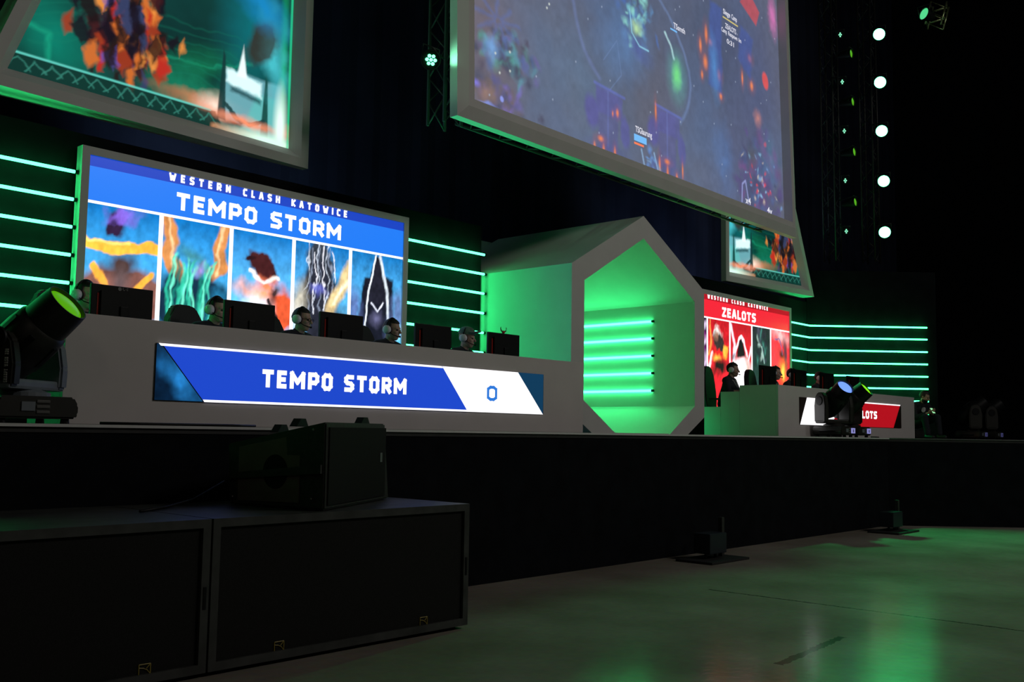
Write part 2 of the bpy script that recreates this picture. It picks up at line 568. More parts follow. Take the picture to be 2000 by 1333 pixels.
# ------------------------------------------------------------------ stage
SZ, SY = 1.565, 7.25
CX, CY = 18.2, SY                    # corner where the wing turns forward
WX, WY = CX + 0.66 * 6, CY - 0.75 * 6
stage = thing('stage', 'long black stage platform with pale metal edge along the hall', 'stage', (0, SY, 0))
def stage_bm(z0, z1, off):
    b_ = B()
    prism(b_, [(-6, SY + off), (CX - off * 0.3, CY + off), (WX, WY + off), (31, WY + off), (31, 12.6), (-6, 12.6)], 'z', z0, z1)
    for v in b_.verts: v.co.y -= SY
    return b_
obj('skirt', stage_bm(0.0, SZ - 0.06, 0.03), M_CLOTH, stage)
obj('deck', stage_bm(SZ - 0.06, SZ, 0.02), M_DECK, stage)
bm = B()
box(bm, -6, CX - 0.005, 0, 0.02, SZ - 0.021, SZ + 0.001)
obj('edge_trim', bm, M_EDGE, stage)
bm = B()
tube(bm, [(CX, 0.0, SZ - 0.01), (WX, WY - CY, SZ - 0.01)], 0.009, 6)
obj('edge_trim', bm, mat('dull_edge', (0.12, 0.13, 0.12), 0.5), stage)

# ------------------------------------------------------------------ screens
def hung_screen(name, label, loc, rz, outer, ins, backdepth, paint, nx, ny, tilt=0.0, prof='flat', gain=1.0):
    t = thing(name, label, 'screen', loc, rz)
    t.rotation_euler = (tilt, 0, rz)
    bm = B()
    if prof == 'flat':
        a = inset(outer, ins * 0.5); c = inset(outer, ins)
        loops(bm, [(outer, backdepth), (outer, 0.0), (a, 0.0), (c, 0.12), (inset(outer, ins + 0.01), 0.12)])
        ys = 0.115
    elif prof == 'bevel':
        loops(bm, [(outer, backdepth), (outer, 0.0), (inset(outer, 0.15), -0.05), (inset(outer, ins - 0.02), -0.05), (inset(outer, ins), 0.115), (inset(outer, ins + 0.01), 0.115)])
        ys = 0.11
    else:
        loops(bm, [(outer, backdepth), (outer, 0.0), (inset(outer, ins), 0.0), (inset(outer, ins), 0.025), (inset(outer, ins + 0.01), 0.025)])
        ys = 0.02
    obj('frame', bm, M_WHITE, t)
    if prof != 'thin':
        for k in (0.35, 0.9):
            x = max(p[0] for p in outer[2:]) * k + (0.35 if outer[3][0] > 0 else 0)
            bm = B(); tube(bm, [(x, 0.1, outer[2][1] - 0.02), (x, 0.1 - math.tan(tilt) * -0.0, 16.95 - loc[2])], 0.012, 6); obj('hanging_cable', bm, M_TRUSS, t)
    c = inset(outer, ins - 0.004)
    if paint:
        picture('display_panel', c, nx, ny, ys, paint, t, gain=gain)
    return t, c, ys

# left hanging trapezoid screen: a teal cavern glow with warm embers
def cave(flip):
    def f(U, W):
        if flip:
            U = 3.85 - U
        p = Paint(U, W, (6, 52, 48))
        p.grain(1.3, 0.9)
        p.blob(0.75, 0.75, 0.35, 0.55, (0, 130, 108), 0.75, 0.5, 0.9, 0.15, 3)
        p.line([(0.3, 0.9), (1.0, 1.25), (1.9, 1.35)], 0.06, (30, 170, 135), 0.6, 1.0, 0.15, 2)
        p.line([(0.2, 0.75), (0.75, 0.72), (0.7, 0.46)], 0.05, (20, 160, 125), 0.6, 1.0, 0.1, 3)
        p.line([(2.0, 0.85), (2.7, 0.9), (3.2, 1.15)], 0.03, (30, 170, 130), 0.6, 1.0, 0.1, 3)
        p.blob(2.35, 0.55, 0.45, 0.2, (20, 140, 105), 0.8, 0, 0.9, 0.2, 4)
        p.blob(2.1, 1.3, 1.0, 0.5, (2, 40, 40), 0.6, 0.1, 0.9, 0.2, 3)
        p.blob(2.5, 0.9, 0.5, 0.16, (10, 120, 80), 0.6, 0.35, 0.9, 0.1, 5)
        p.blob(3.2, 1.6, 0.35, 0.7, (10, 120, 130), 0.6, 0, 0.9, 0.15, 3)
        for k in range(7):
            p.line([(0.5, 0.62 + 0.1 * k), (1.4, 0.8 + 0.08 * k), (3.0, 0.55 + 0.14 * k)], 0.022, (16, 120, 96), 0.2, 1.0, 0.25, 1.3)
        # warm abstract drift
        p.blob(1.5, 1.0, 0.30, 0.55, (45, 22, 40), 0.95, 0.25, 0.6, 0.2, 4)
        rg = np.random.RandomState(8)
        pal = [(18, 10, 24), (24, 14, 18), (150, 52, 26), (205, 105, 40), (84, 78, 160), (180, 40, 30), (60, 16, 22), (228, 140, 60), (50, 60, 96), (30, 20, 20)]
        for k in range(95):
            u_, w_ = 1.62 + 0.26 * rg.randn(), 0.98 + 0.36 * rg.randn()
            if w_ < 0.42: continue
            a_, r_ = rg.rand() * 3.1, 0.05 + 0.09 * rg.rand()
            q = [(u_ + r_ * f * math.cos(a_ + g), w_ + r_ * 1.5 * math.sin(a_ + g)) for g, f in ((0, 1.0), (1.6, 0.5), (3.0, 1.0), (4.7, 0.45))]
            p.poly(q, pal[rg.randint(len(pal))], 0.9, 0.045, 0.07, 6)
        # glowing edge and embers along the foot
        p.blob(3.68, 0.9, 0.05, 1.2, (20, 170, 105), 0.9, 0, 0.9)
        p.blob(3.1, 0.44, 0.75, 0.08, (255, 110, 60), 0.95, -0.06, 0.9, 0.06, 8)
        p.blob(2.72, 0.47, 0.2, 0.12, (255, 225, 205), 0.95, 0.1, 0.9, 0.05, 8)
        # pale standing slabs
        p.poly([(2.78, 0.40), (3.66, 0.30), (3.66, 0.98), (2.84, 0.98)], (105, 165, 175), 0.92, 0.05, 0.02, 5)
        p.poly([(3.1, 0.3), (3.6, 0.25), (3.6, 0.8), (3.3, 0.8)], (90, 185, 180), 0.7, 0.06, 0.02, 5)
        p.poly([(2.85, 0.83), (3.35, 0.75), (3.35, 0.92), (2.85, 1.0)], (220, 255, 255), 0.95, 0.05, 0.04, 8)
        p.poly([(2.92, 0.74), (3.35, 0.66), (3.35, 0.72), (2.92, 0.80)], (10, 50, 54), 0.8, 0.05, 0.03, 8)
        p.poly([(2.74, 0.35), (2.86, 0.35), (2.83, 1.12), (2.80, 1.2)], (14, 52, 52), 0.95, 0.02)
        p.poly([(3.36, 0.25), (3.48, 0.25), (3.45, 0.98), (3.42, 1.08)], (12, 66, 60), 0.95, 0.02)
        p.poly([(3.0, 0.93), (3.14, 0.93), (3.08, 1.3)], (235, 255, 255), 0.95, 0.03)
        p.blob(3.55, 1.35, 0.16, 0.5, (70, 190, 200), 0.9, 0.15, 0.7, 0.12, 4)
        p.blob(3.35, 1.45, 0.22, 0.34, (50, 40, 30), 0.85, -0.5, 0.5, 0.1, 4)
        p.blob(3.3, 1.95, 0.4, 0.2, (20, 130, 190), 0.9, -0.5, 0.8, 0.1, 4)
        p.line([(2.85, 0.55), (3.0, 0.42), (3.2, 0.38), (3.4, 0.46)], 0.035, (25, 60, 60), 0.95, 0.4, 0.03, 12)
        # carved ledge
        p.poly([(0.0, 0.0), (3.0, 0.0), (2.72, 0.42), (0.0, 0.42)], (8, 48, 42), 0.95, 0.02)
        for k in range(14):
            x = 0.32 + 0.17 * k
            p.line([(x, 0.26), (x + 0.1, 0.38), (x + 0.22, 0.27)], 0.014, (50, 125, 110), 0.7, 0.8, 0.03, 9)
        p.line([(0.2, 0.42), (2.65, 0.42)], 0.018, (95, 205, 190), 0.9, 0.8)
        p.line([(2.7, 0.25), (3.9, 0.24)], 0.06, (180, 120, 80), 0.9, 0.9, 0.03, 9)
        p.blob(3.16, 0.40, 0.5, 0.05, (255, 150, 110), 0.9, -0.05, 0.9, 0.04, 8)
        p.blob(3.66, 0.45, 0.085, 0.42, (228, 255, 242), 1.0, 0, 0.6)
        p.blob(3.5, 0.25, 0.5, 0.075, (215, 255, 235), 1.0, 0, 0.7)
        p.line([(3.785, 0.2), (3.785, 2.4)], 0.03, (40, 200, 140), 0.8, 0.8)
        return p
    return f
hung_screen('video_screen', 'slant-sided hanging screen of teal cavern glow above the blue team display', (3.5, 10.09, 4.832), math.atan2(0.23, 3.8),
            [(0, 0), (4.03, 0), (4.03, 3.5), (1.28, 3.5)], 0.23, lambda u: 0.35 - 0.061 * u, cave(False), 330, 280, gain=1.15)
hung_screen('video_screen', 'small slant-sided hanging screen of teal and orange glow above the red team display', (17.98, 10.45, 4.7), -math.atan2(0.35, 3.24),
            [(0, 0), (3.26, 0), (2.0, 3.4), (0, 3.4)], 0.23, lambda u: 0.12 + 0.07 * u, cave(True), 150, 150, gain=1.15)

# centre projection screen: foggy night terrain with scattered lights
def terrain(U, W):
    k = 0.11 / 8.35
    U = (U - 8.19 * k) / (1 + k); W = (W - 3.738 * k) / (1 + k)
    p = Paint(U, W, (92, 98, 116))
    f = fbm(U * 0.7, W * 0.7, 5)
    p.mix(np.clip((f - 0.45) * 3, 0, 1) * 0.6, (86, 112, 150))
    p.mix(np.clip((0.5 - f) * 3, 0, 1) * 0.5, (98, 96, 108))
    p.blob(0.6, 1.0, 0.5, 0.9, (128, 100, 100), 0.4, 0, 0.95, 0.2, 2)
    p.blob(2.6, 1.2, 0.8, 0.5, (92, 122, 150), 0.5, 0.2, 0.95, 0.3, 2)
    p.blob(6.2, 1.1, 0.9, 1.0, (84, 118, 168), 0.5, 0.2, 0.95, 0.3, 2)
    p.blob(6.6, 0.9, 0.22, 0.42, (92, 150, 225), 0.6, 0.3, 0.95, 0.2, 3)
    p.blob(3.5, 2.6, 0.9, 1.2, (62, 70, 92), 0.7, 0, 0.95, 0.3, 2)
    p.blob(6.6, 2.9, 1.6, 1.5, (56, 72, 104), 0.85, 0, 0.9, 0.3, 2)
    p.blob(7.9, 2.4, 0.8, 1.6, (70, 84, 128), 0.7, 0, 0.95, 0.3, 2)
    p.blob(3.6, 2.1, 0.55, 0.5, (88, 140, 200), 0.6, 0.4, 0.95, 0.2, 3)
    p.blob(7.5, 0.7, 0.9, 0.9, (70, 78, 118), 0.7, 0, 0.9, 0.3, 3)
    rng = np.random.RandomState(3)
    def clutter(u, w, su, sw, cols, n, sz=0.06):
        for i in range(n):
            a, b_ = rng.randn(2)
            c = cols[rng.randint(len(cols))]
            p.blob(u + a * su * 0.5, w + b_ * sw * 0.5, sz * (0.4 + rng.rand()), sz * (0.4 + 1.2 * rng.rand()), c, 0.5 + 0.4 * rng.rand(), rng.rand() * 3, 0.7, 0.05, 9)
    clutter(0.95, 1.0, 0.55, 0.32, [(70, 110, 170), (90, 150, 170), (60, 66, 90), (80, 160, 150), (105, 100, 160), (70, 60, 80)], 80, 0.075)
    for k in range(9):
        a = k * 2 * PI / 9 + 0.2
        p.line([(0.75 + 0.08 * math.cos(a), 1.4 + 0.06 * math.sin(a)), (0.75 + 0.42 * math.cos(a), 1.4 + 0.3 * math.sin(a))], 0.05, (88, 108, 170), 0.55, 1.0, 0.05, 7)
    p.blob(0.62, 1.02, 0.11, 0.12, (125, 180, 240), 0.9, 0.4, 0.8, 0.05, 9)
    clutter(0.85, 0.42, 0.5, 0.2, [(86, 86, 140), (120, 105, 190), (110, 95, 90), (70, 72, 96)], 60, 0.07)
    p.blob(0.52, 0.42, 0.15, 0.11, (150, 118, 96), 0.85, 0.2, 0.8, 0.06, 9)
    p.blob(0.82, 0.42, 0.035, 0.04, (150, 165, 255), 0.95, 0.5, 0.5)
    p.blob(0.34, 0.5, 0.06, 0.04, (140, 130, 245), 0.9, 0, 0.8)
    p.blob(0.55, 0.29, 0.13, 0.022, (130, 150, 230), 0.9, 0, 0.8, 0.03, 9)
    for q in ((1.55, 2.1), (1.8, 2.0), (1.75, 1.93), (0.98, 0.83), (0.78, 0.75), (0.7, 0.98), (0.98, 1.08)):
        p.blob(q[0], q[1], 0.016, 0.016, (225, 235, 225), 1, 0, 0.6)
    # curved pale track
    p.line([(2.28, 2.6), (2.32, 2.3), (2.38, 2.05), (2.47, 1.82), (2.58, 1.62), (2.72, 1.46), (2.95, 1.3)], 0.06, (104, 122, 168), 0.75, 0.9, 0.02, 6)
    p.line([(4.5, 3.1), (4.85, 2.88), (5.12, 2.64), (5.33, 2.38), (5.46, 2.12), (5.5, 1.88), (5.45, 1.64), (5.35, 1.43), (5.15, 1.2)], 0.055, (104, 128, 172), 0.8, 0.9, 0.02, 6)
    p.line([(3.2, 1.2), (3.5, 1.5), (3.4, 2.0), (3.05, 1.6)], 0.015, (110, 140, 190), 0.5, 1)
    # violet slabs
    for (u, w_) in ((3.15, 0.85), (4.75, 0.95)):
        p.blob(u - 0.4, w_ - 0.08, 0.17, 0.24, (86, 84, 158), 0.85, 0.1, 0.5, 0.03, 9)
        p.blob(u + 0.42, w_ - 0.2, 0.12, 0.24, (84, 86, 158), 0.8, 0.1, 0.5, 0.03, 9)
        p.poly([(u - 0.25, w_ - 0.6), (u + 0.22, w_ - 0.55), (u + 0.25, w_ + 0.3), (u - 0.28, w_ + 0.3)], (88, 90, 146), 0.7, 0.06, 0.03, 9)
        p.poly([(u - 0.3, w_ - 0.05), (u + 0.36, w_ - 0.05), (u + 0.36, w_ + 0.3), (u - 0.3, w_ + 0.35)], (86, 88, 158), 0.7, 0.05, 0.02, 9)
        p.line([(u - 0.33, w_ + 0.36), (u + 0.42, w_ + 0.32)], 0.035, (96, 110, 190), 0.8, 0.8)
        p.line([(u - 0.02, w_ - 0.5), (u + 0.0, w_ + 0.3)], 0.03, (104, 118, 185), 0.5, 0.8)
        p.blob(u, w_ - 0.62, 0.4, 0.16, (74, 80, 150), 0.6, 0, 0.8, 0.05, 9)
    for q in ((2.95, 0.42, .055, .035), (2.8, 0.27, .022, .06), (3.02, 0.27, .025, .07), (3.3, 0.29, .022, .075), (3.38, 0.9, .028, .05), (3.26, 0.86, .014, .035), (4.72, 0.47, .06, .035), (4.5, 0.36, .025, .11), (4.73, 0.3, .025, .09), (5.0, 0.27, .025, .06), (5.18, 0.42, .016, .1), (4.42, 1.2, .02, .12),
              (6.0, 2.45, .06, .1), (5.85, 2.7, .035, .1), (6.05, 2.95, .04, .12), (5.88, 2.2, .03, .06), (6.45, 2.35, .05, .08), (7.6, 3.0, .055, .06), (7.65, 2.5, .05, .07), (6.5, 2.0, .04, .05), (7.3, 2.55, .025, .1), (6.2, 2.85, .05, .05)):
        p.blob(q[0], q[1], q[2] * 2.2, q[3] * 1.6, (190, 90, 60), 0.35, 0, 0.95)
        p.blob(q[0], q[1], q[2], q[3], (255, 140, 75), 0.95, 0, 0.7)
    # blue beam slab and ice glow
    p.poly([(6.1, 2.1), (6.55, 2.05), (6.6, 3.6), (6.2, 3.6)], (56, 86, 165), 0.7, 0.08, 0.04, 6)
    p.blob(6.3, 2.45, 0.12, 0.4, (80, 150, 220), 0.8, 0.1, 0.9, 0.04, 7)
    p.poly([(7.15, 2.9), (7.6, 2.6), (7.75, 3.4), (7.3, 3.5)], (58, 84, 160), 0.7, 0.08, 0.04, 6)
    clutter(3.95, 2.55, 0.42, 0.5, [(120, 200, 220), (90, 140, 190), (50, 66, 100), (150, 230, 220), (70, 110, 180)], 60, 0.06)
    p.blob(3.93, 2.36, 0.14, 0.1, (190, 235, 170), 0.9, 0.3, 0.8, 0.06, 9)
    p.blob(3.95, 2.05, 0.3, 0.13, (80, 100, 170), 0.7, -0.4, 0.8, 0.06, 9)
    p.line([(3.75, 2.6), (3.8, 2.25), (4.0, 2.1), (4.25, 2.1)], 0.02, (150, 220, 245), 0.9, 0.8)
    # green flare
    p.line([(4.75, 2.55), (4.9, 2.4), (5.0, 2.2)], 0.04, (190, 235, 240), 0.9, 0.9, 0.02, 9)
    p.blob(5.07, 1.92, 0.2, 0.3, (100, 200, 180), 0.6, 0, 0.95, 0.03, 9)
    p.blob(5.07, 1.95, 0.11, 0.2, (120, 240, 140), 0.95, -0.1, 0.7, 0.03, 9)
    # red marks and map corner
    p.blob(8.2, 2.75, 0.12, 0.16, (235, 80, 75), 0.95, 0.3, 0.4)
    p.poly([(7.3, 3.95), (7.9, 3.7), (8.05, 4.0), (7.6, 4.3)], (190, 75, 85), 0.95, 0.04)
    p.blob(8.6, 4.1, 0.14, 0.3, (225, 120, 190), 0.9, 0.1, 0.8, 0.06, 9)
    p.blob(7.85, 1.95, 0.12, 0.12, (200, 130, 120), 0.9, 0.3, 0.9, 0.05, 9)
    clutter(7.95, 0.95, 0.75, 0.8, [(84, 70, 130), (60, 60, 100), (70, 100, 150), (110, 70, 130), (64, 90, 120)], 150, 0.10)
    clutter(7.95, 0.75, 0.8, 0.8, [(240, 60, 80), (150, 210, 250), (225, 70, 80), (130, 180, 240), (230, 215, 190)], 42, 0.035)
    p.blob(8.3, 1.3, 0.22, 0.4, (84, 130, 165), 0.5, 0.2, 0.9, 0.1, 5)
    p.blob(7.6, 1.2, 0.16, 0.2, (78, 82, 82), 0.7, 0.2, 0.8, 0.05, 8)
    p.line([(7.15, 0.3), (7.18, 0.62), (7.3, 0.7), (7.4, 0.35)], 0.03, (160, 170, 230), 0.8, 0.8)
    clutter(4.25, 0.32, 0.24, 0.25, [(110, 160, 225), (130, 170, 200), (80, 100, 160)], 30, 0.04)
    p.line([(4.0, 0.5), (4.08, 0.25)], 0.03, (150, 190, 230), 0.8, 0.8)
    p.line([(4.35, 0.52), (4.45, 0.28), (4.4, 0.15)], 0.03, (150, 190, 230), 0.8, 0.8)
    for i in range(60):
        p.blob(rng.rand() * 8.7, rng.rand() * 4, 0.012, 0.014, (190, 205, 230), 0.7, 0, 0.6)
    p.grain(9, 0.16)
    p.c = p.c * 0.82 + 0.18 * np.array(lin((122, 122, 138)))
    return p
sc2, _, ys2 = hung_screen('projection_screen', 'huge white-framed projection screen of a foggy blue scene hung above stage centre', (8.19, 8.35, 5.288), math.atan2(0.3, 9.28),
            [(0, 0), (9.29, 0), (9.29, 6.3), (0, 6.3)], 0.27, 0.12, terrain, 620, 420, tilt=-math.atan(0.027), prof='bevel')
def font_text(name, s, u, w_, size, m, parent, y, width=None):
    cu = bpy.data.curves.new(name, 'FONT')
    cu.body = s
    cu.size = size
    cu.offset = size * 0.02
    tmp = bpy.data.objects.new('tmp', cu)
    COL.objects.link(tmp)
    bpy.context.view_layer.update()
    me = bpy.data.meshes.new_from_object(tmp.evaluated_get(bpy.context.evaluated_depsgraph_get()))
    bpy.data.objects.remove(tmp)
    xs = [v.co.x for v in me.vertices]
    k = (width / (max(xs) - min(xs))) if width else 1.0
    for v in me.vertices:
        v.co = Vector((u + v.co.x * k, y, w_ + v.co.y))
    me.name = name
    me.materials.clear()
    me.materials.append(m)
    o = bpy.data.objects.new(name, me)
    COL.objects.link(o)
    o.parent = parent
    return o
K2 = 0.11 / 8.35
def uw(u, w_): return u * (1 + K2) + 8.19 * K2, w_ * (1 + K2) + 3.738 * K2
M_GAME = glow('screen_caption', (0.75, 0.75, 0.85), 1.0)
for s, u, w_, size, width in (('TSGlaurung', 3.84, 0.74, 0.13, 0.46), ('TSsmth', 5.0, 2.72, 0.13, 0.36), ('Siege Camp', 6.66, 3.52, 0.13, 0.5), ('ZEALOTS', 6.72, 3.28, 0.13, 0.4), ('Camp Respawn in', 6.58, 3.18, 0.11, 0.72), ('0:31', 6.76, 3.02, 0.12, 0.26), ('x4', 7.28, 0.3, 0.17, 0.2), ('4v', 8.1, 0.27, 0.17, 0.2)):
    a, b_ = uw(u, w_)
    ws_ = s.split(' ')
    for j_, wd in enumerate(ws_):
        font_text('caption', wd, a + width * (len(' '.join(ws_[:j_])) + (1 if j_ else 0)) / len(s), b_, size, M_GAME, sc2, ys2 - 0.004, width * len(wd) / len(s))
def bar(name, u0, u1, w0, w1, m, parent, y):
    bm = B(); box(bm, u0, u1, y - 0.003, y, w0, w1); return obj(name, bm, m, parent)
a, b_ = uw(3.8, 0.60); bar('status_bar', a, a + 0.34, b_, b_ + 0.1, glow('bar_blue', lin((120, 190, 250)), 1), sc2, ys2 - 0.004)
a, b_ = uw(3.8, 0.545); bar('status_bar', a, a + 0.26, b_, b_ + 0.03, glow('bar_orange', lin((250, 130, 90)), 1), sc2, ys2 - 0.004)
a, b_ = uw(4.9, 2.66); bar('status_bar', a, a + 0.2, b_, b_ + 0.025, glow('bar_blue', lin((120, 190, 250)), 1), sc2, ys2 - 0.004)
a, b_ = uw(6.64, 3.44); bar('status_bar', a, a + 0.55, b_, b_ + 0.025, glow('bar_yellow', lin((205, 190, 120)), 1), sc2, ys2 - 0.004)

# ------------------------------------------------------------------ team displays
def unit(f):
    return f
def sky(S, T, lo, hi):
    p = Paint(S, T, lo)
    p.grad(lo, hi)
    p.grain(3, 0.12)
    return p
SKY_L, SKY_H = (80, 185, 240), (6, 100, 168)
def art1(S, T):
    p = sky(S, T, SKY_L, SKY_H)
    p.blob(0.5, 0.1, 0.75, 0.3, (120, 78, 70), 1, 0, 0.3, 0.1, 3)
    p.blob(0.5, 0.42, 0.2, 0.16, (60, 40, 36), 1, 0, 0.6, 0.1, 4)
    p.line([(-0.1, 0.66), (0.25, 0.58), (0.6, 0.62), (1.1, 0.62)], 0.07, (240, 175, 60), 1, 0.25, 0.08, 3)
    p.line([(-0.1, 0.69), (0.3, 0.63), (0.6, 0.66)], 0.02, (255, 220, 120), 0.9, 0.8, 0.08, 3)
    p.blob(0.42, 0.82, 0.14, 0.12, (40, 24, 50), 1, 0.3, 0.5, 0.12, 5)
    p.blob(0.5, 0.9, 0.2, 0.06, (120, 90, 200), 0.9, 0.2, 0.7, 0.12, 7)
    p.line([(0.12, 0.4), (0.3, 0.26), (0.35, 0.05)], 0.05, (240, 165, 60), 1, 0.4, 0.05, 4)
    p.line([(0.92, 0.38), (0.75, 0.22), (0.62, 0.12)], 0.05, (240, 165, 60), 1, 0.4, 0.05, 4)
    p.blob(0.5, 0.22, 0.12, 0.2, (92, 76, 78), 0.9, 0.1, 0.7, 0.06, 5)
    p.blob(0.3, 0.12, 0.1, 0.1, (190, 120, 100), 0.6, 0.1, 0.9, 0.06, 5)
    p.grain(14, 0.35)
    return p
def art2(S, T):
    p = sky(S, T, SKY_L, SKY_H)
    for x, s in ((0.06, 1), (0.92, -1)):
        p.line([(x, 1.05), (x + 0.1 * s, 0.8), (x + 0.02 * s, 0.6), (x + 0.2 * s, 0.45)], 0.11, (190, 125, 70), 1, 0.3, 0.1, 3)
        p.line([(x + 0.03, 1.05), (x + 0.1 * s, 0.75), (x + 0.1 * s, 0.5)], 0.03, (235, 190, 140), 0.9, 0.9, 0.1, 4)
    p.blob(0.5, 0.1, 0.7, 0.36, (14, 40, 60), 1, 0, 0.4, 0.15, 4)
    for k in range(16):
        x = 0.22 + 0.035 * k
        p.line([(x + 0.02, 0.6 - 0.02 * (k % 5)), (x - 0.1 + 0.03 * (k % 4), 0.3), (x - 0.05, -0.05)], 0.03, [(40, 170, 140), (110, 235, 200), (20, 110, 100), (70, 200, 170)][k % 4], 0.85, 0.8, 0.12, 3)
    p.blob(0.45, 0.62, 0.2, 0.09, (60, 130, 140), 0.9, -0.3, 0.8, 0.1, 5)
    p.blob(0.55, 0.55, 0.1, 0.05, (150, 120, 190), 0.8, 0.4, 0.8, 0.1, 6)
    p.blob(0.85, 0.18, 0.16, 0.1, (30, 110, 150), 0.9, 0.5, 0.7, 0.1, 6)
    p.grain(14, 0.4)
    return p
def art3(S, T):
    p = sky(S, T, (105, 200, 248), (6, 100, 170))
    p.blob(0.52, 0.62, 0.24, 0.13, (60, 24, 26), 1, -0.35, 0.4, 0.14, 4)
    p.blob(0.3, 0.72, 0.12, 0.05, (40, 16, 20), 1, 0.5, 0.5, 0.12, 5)
    p.blob(0.56, 0.47, 0.17, 0.09, (240, 120, 80), 1, 0.35, 0.6, 0.12, 5)
    p.line([(0.3, 0.55), (0.55, 0.46), (0.78, 0.52)], 0.03, (250, 235, 225), 0.9, 0.8, 0.06, 5)
    p.blob(0.5, 0.3, 0.4, 0.1, (235, 150, 110), 1, -0.2, 0.6, 0.14, 4)
    p.blob(0.84, 0.16, 0.24, 0.26, (205, 80, 45), 1, 0.3, 0.5, 0.14, 4)
    p.blob(0.35, 0.12, 0.28, 0.16, (240, 235, 240), 1, 0.2, 0.6, 0.12, 4)
    p.blob(0.7, 0.34, 0.1, 0.07, (60, 40, 40), 1, 0.6, 0.6, 0.1, 6)
    p.line([(0.62, 0.26), (0.75, 0.1), (0.7, -0.05)], 0.03, (40, 28, 32), 1, 0.6, 0.06, 5)
    p.grain(14, 0.35)
    return p
def art4(S, T):
    p = sky(S, T, (95, 190, 240), (10, 95, 160))
    p.blob(0.45, 0.78, 0.26, 0.3, (46, 52, 62), 1, 0, 0.35, 0.12, 4)
    p.blob(0.45, 0.3, 0.34, 0.5, (34, 36, 48), 1, 0.1, 0.4, 0.14, 4)
    for k in range(9):
        x = 0.22 + 0.06 * k
        p.line([(x, 1.0 - 0.03 * (k % 3)), (x + 0.04, 0.6), (x - 0.05 + 0.03 * (k % 3), 0.2)], 0.014, [(190, 200, 215), (120, 130, 150), (235, 235, 245)][k % 3], 0.85, 0.8, 0.1, 5)
    p.line([(1.02, 0.72), (0.75, 0.4), (0.62, 0.05)], 0.13, (205, 180, 130), 1, 0.5, 0.08, 4)
    p.line([(1.0, 0.66), (0.72, 0.34)], 0.04, (250, 235, 200), 0.9, 0.9, 0.06, 5)
    p.blob(0.1, 0.28, 0.14, 0.26, (170, 165, 150), 1, -0.3, 0.6, 0.1, 4)
    p.blob(0.12, 0.1, 0.1, 0.14, (235, 240, 250), 0.9, 0.2, 0.9, 0.1, 4)
    p.blob(0.44, 0.47, 0.12, 0.05, (90, 95, 180), 0.8, 0.2, 0.8, 0.1, 6)
    p.blob(0.85, 0.08, 0.15, 0.2, (50, 46, 44), 1, -0.3, 0.6, 0.1, 4)
    p.grain(16, 0.5)
    return p
def art5(S, T):
    p = sky(S, T, (95, 190, 240), (12, 98, 160))
    p.poly([(0.12, -0.1), (0.92, -0.1), (0.8, 0.7), (0.25, 0.72)], (18, 20, 32), 1, 0.04, 0.06, 4)
    p.poly([(0.28, 0.4), (0.76, 0.4), (0.55, 0.98), (0.45, 1.0)], (26, 26, 38), 1, 0.03, 0.03, 4)
    p.line([(0.47, 1.0), (0.34, 0.55), (0.26, -0.05)], 0.02, (225, 235, 245), 0.95, 0.6, 0.03, 4)
    p.line([(0.56, 0.98), (0.7, 0.55), (0.74, 0.2)], 0.035, (205, 215, 225), 0.95, 0.7, 0.03, 4)
    p.blob(0.1, 0.3, 0.14, 0.3, (80, 96, 150), 0.9, 0.3, 0.6, 0.12, 4)
    p.blob(0.92, 0.3, 0.14, 0.28, (86, 104, 150), 0.9, -0.3, 0.6, 0.12, 4)
    p.line([(0.4, 0.4), (0.52, 0.3), (0.62, 0.42)], 0.015, (215, 220, 235), 0.9, 0.7, 0.03, 6)
    p.blob(0.5, 0.22, 0.1, 0.09, (95, 95, 130), 0.9, 0.4, 0.8, 0.06, 7)
    p.blob(0.1, 0.05, 0.12, 0.08, (200, 225, 240), 0.9, 0.4, 0.8, 0.06, 7)
    p.blob(0.9, 0.08, 0.1, 0.08, (200, 225, 240), 0.9, 0.4, 0.8, 0.06, 7)
    p.grain(16, 0.5)
    return p
RED_L, RED_H = (215, 30, 45), (165, 18, 30)
def rart0(S, T):
    p = sky(S, T, (90, 24, 90), (40, 14, 46))
    for k in range(9):
        p.blob(0.75 + 0.2 * math.sin(k * 2.1), 0.08 + 0.11 * k, 0.14, 0.05, [(190, 60, 170), (220, 200, 230), (60, 20, 60)][k % 3], 0.8, k, 0.8, 0.1, 5)
    return p
def rart1(S, T):
    p = sky(S, T, RED_L, RED_H)
    p.blob(0.45, 0.74, 0.2, 0.14, (215, 210, 205), 1, 0.2, 0.5, 0.12, 5)
    p.blob(0.5, 0.6, 0.24, 0.2, (48, 40, 40), 1, 0, 0.5, 0.14, 5)
    p.blob(0.42, 0.7, 0.1, 0.07, (150, 105, 85), 0.9, 0.4, 0.7, 0.1, 6)
    p.blob(0.5, 0.34, 0.44, 0.1, (205, 30, 35), 1, -0.1, 0.5, 0.12, 5)
    p.blob(0.82, 0.42, 0.16, 0.13, (235, 165, 60), 1, 0.4, 0.5, 0.1, 5)
    p.blob(0.42, 0.28, 0.16, 0.06, (250, 180, 70), 1, 0, 0.7, 0.08, 6)
    p.blob(0.55, 0.1, 0.4, 0.14, (30, 20, 22), 1, 0.1, 0.6, 0.12, 5)
    p.line([(0.1, 0.95), (0.16, 0.6), (0.05, 0.35)], 0.05, (225, 150, 70), 0.8, 0.8, 0.06, 6)
    p.line([(0.2, 0.35), (0.06, 0.1), (0.1, -0.05)], 0.07, (245, 235, 235), 0.9, 0.8, 0.05, 6)
    p.grain(14, 0.45)
    return p
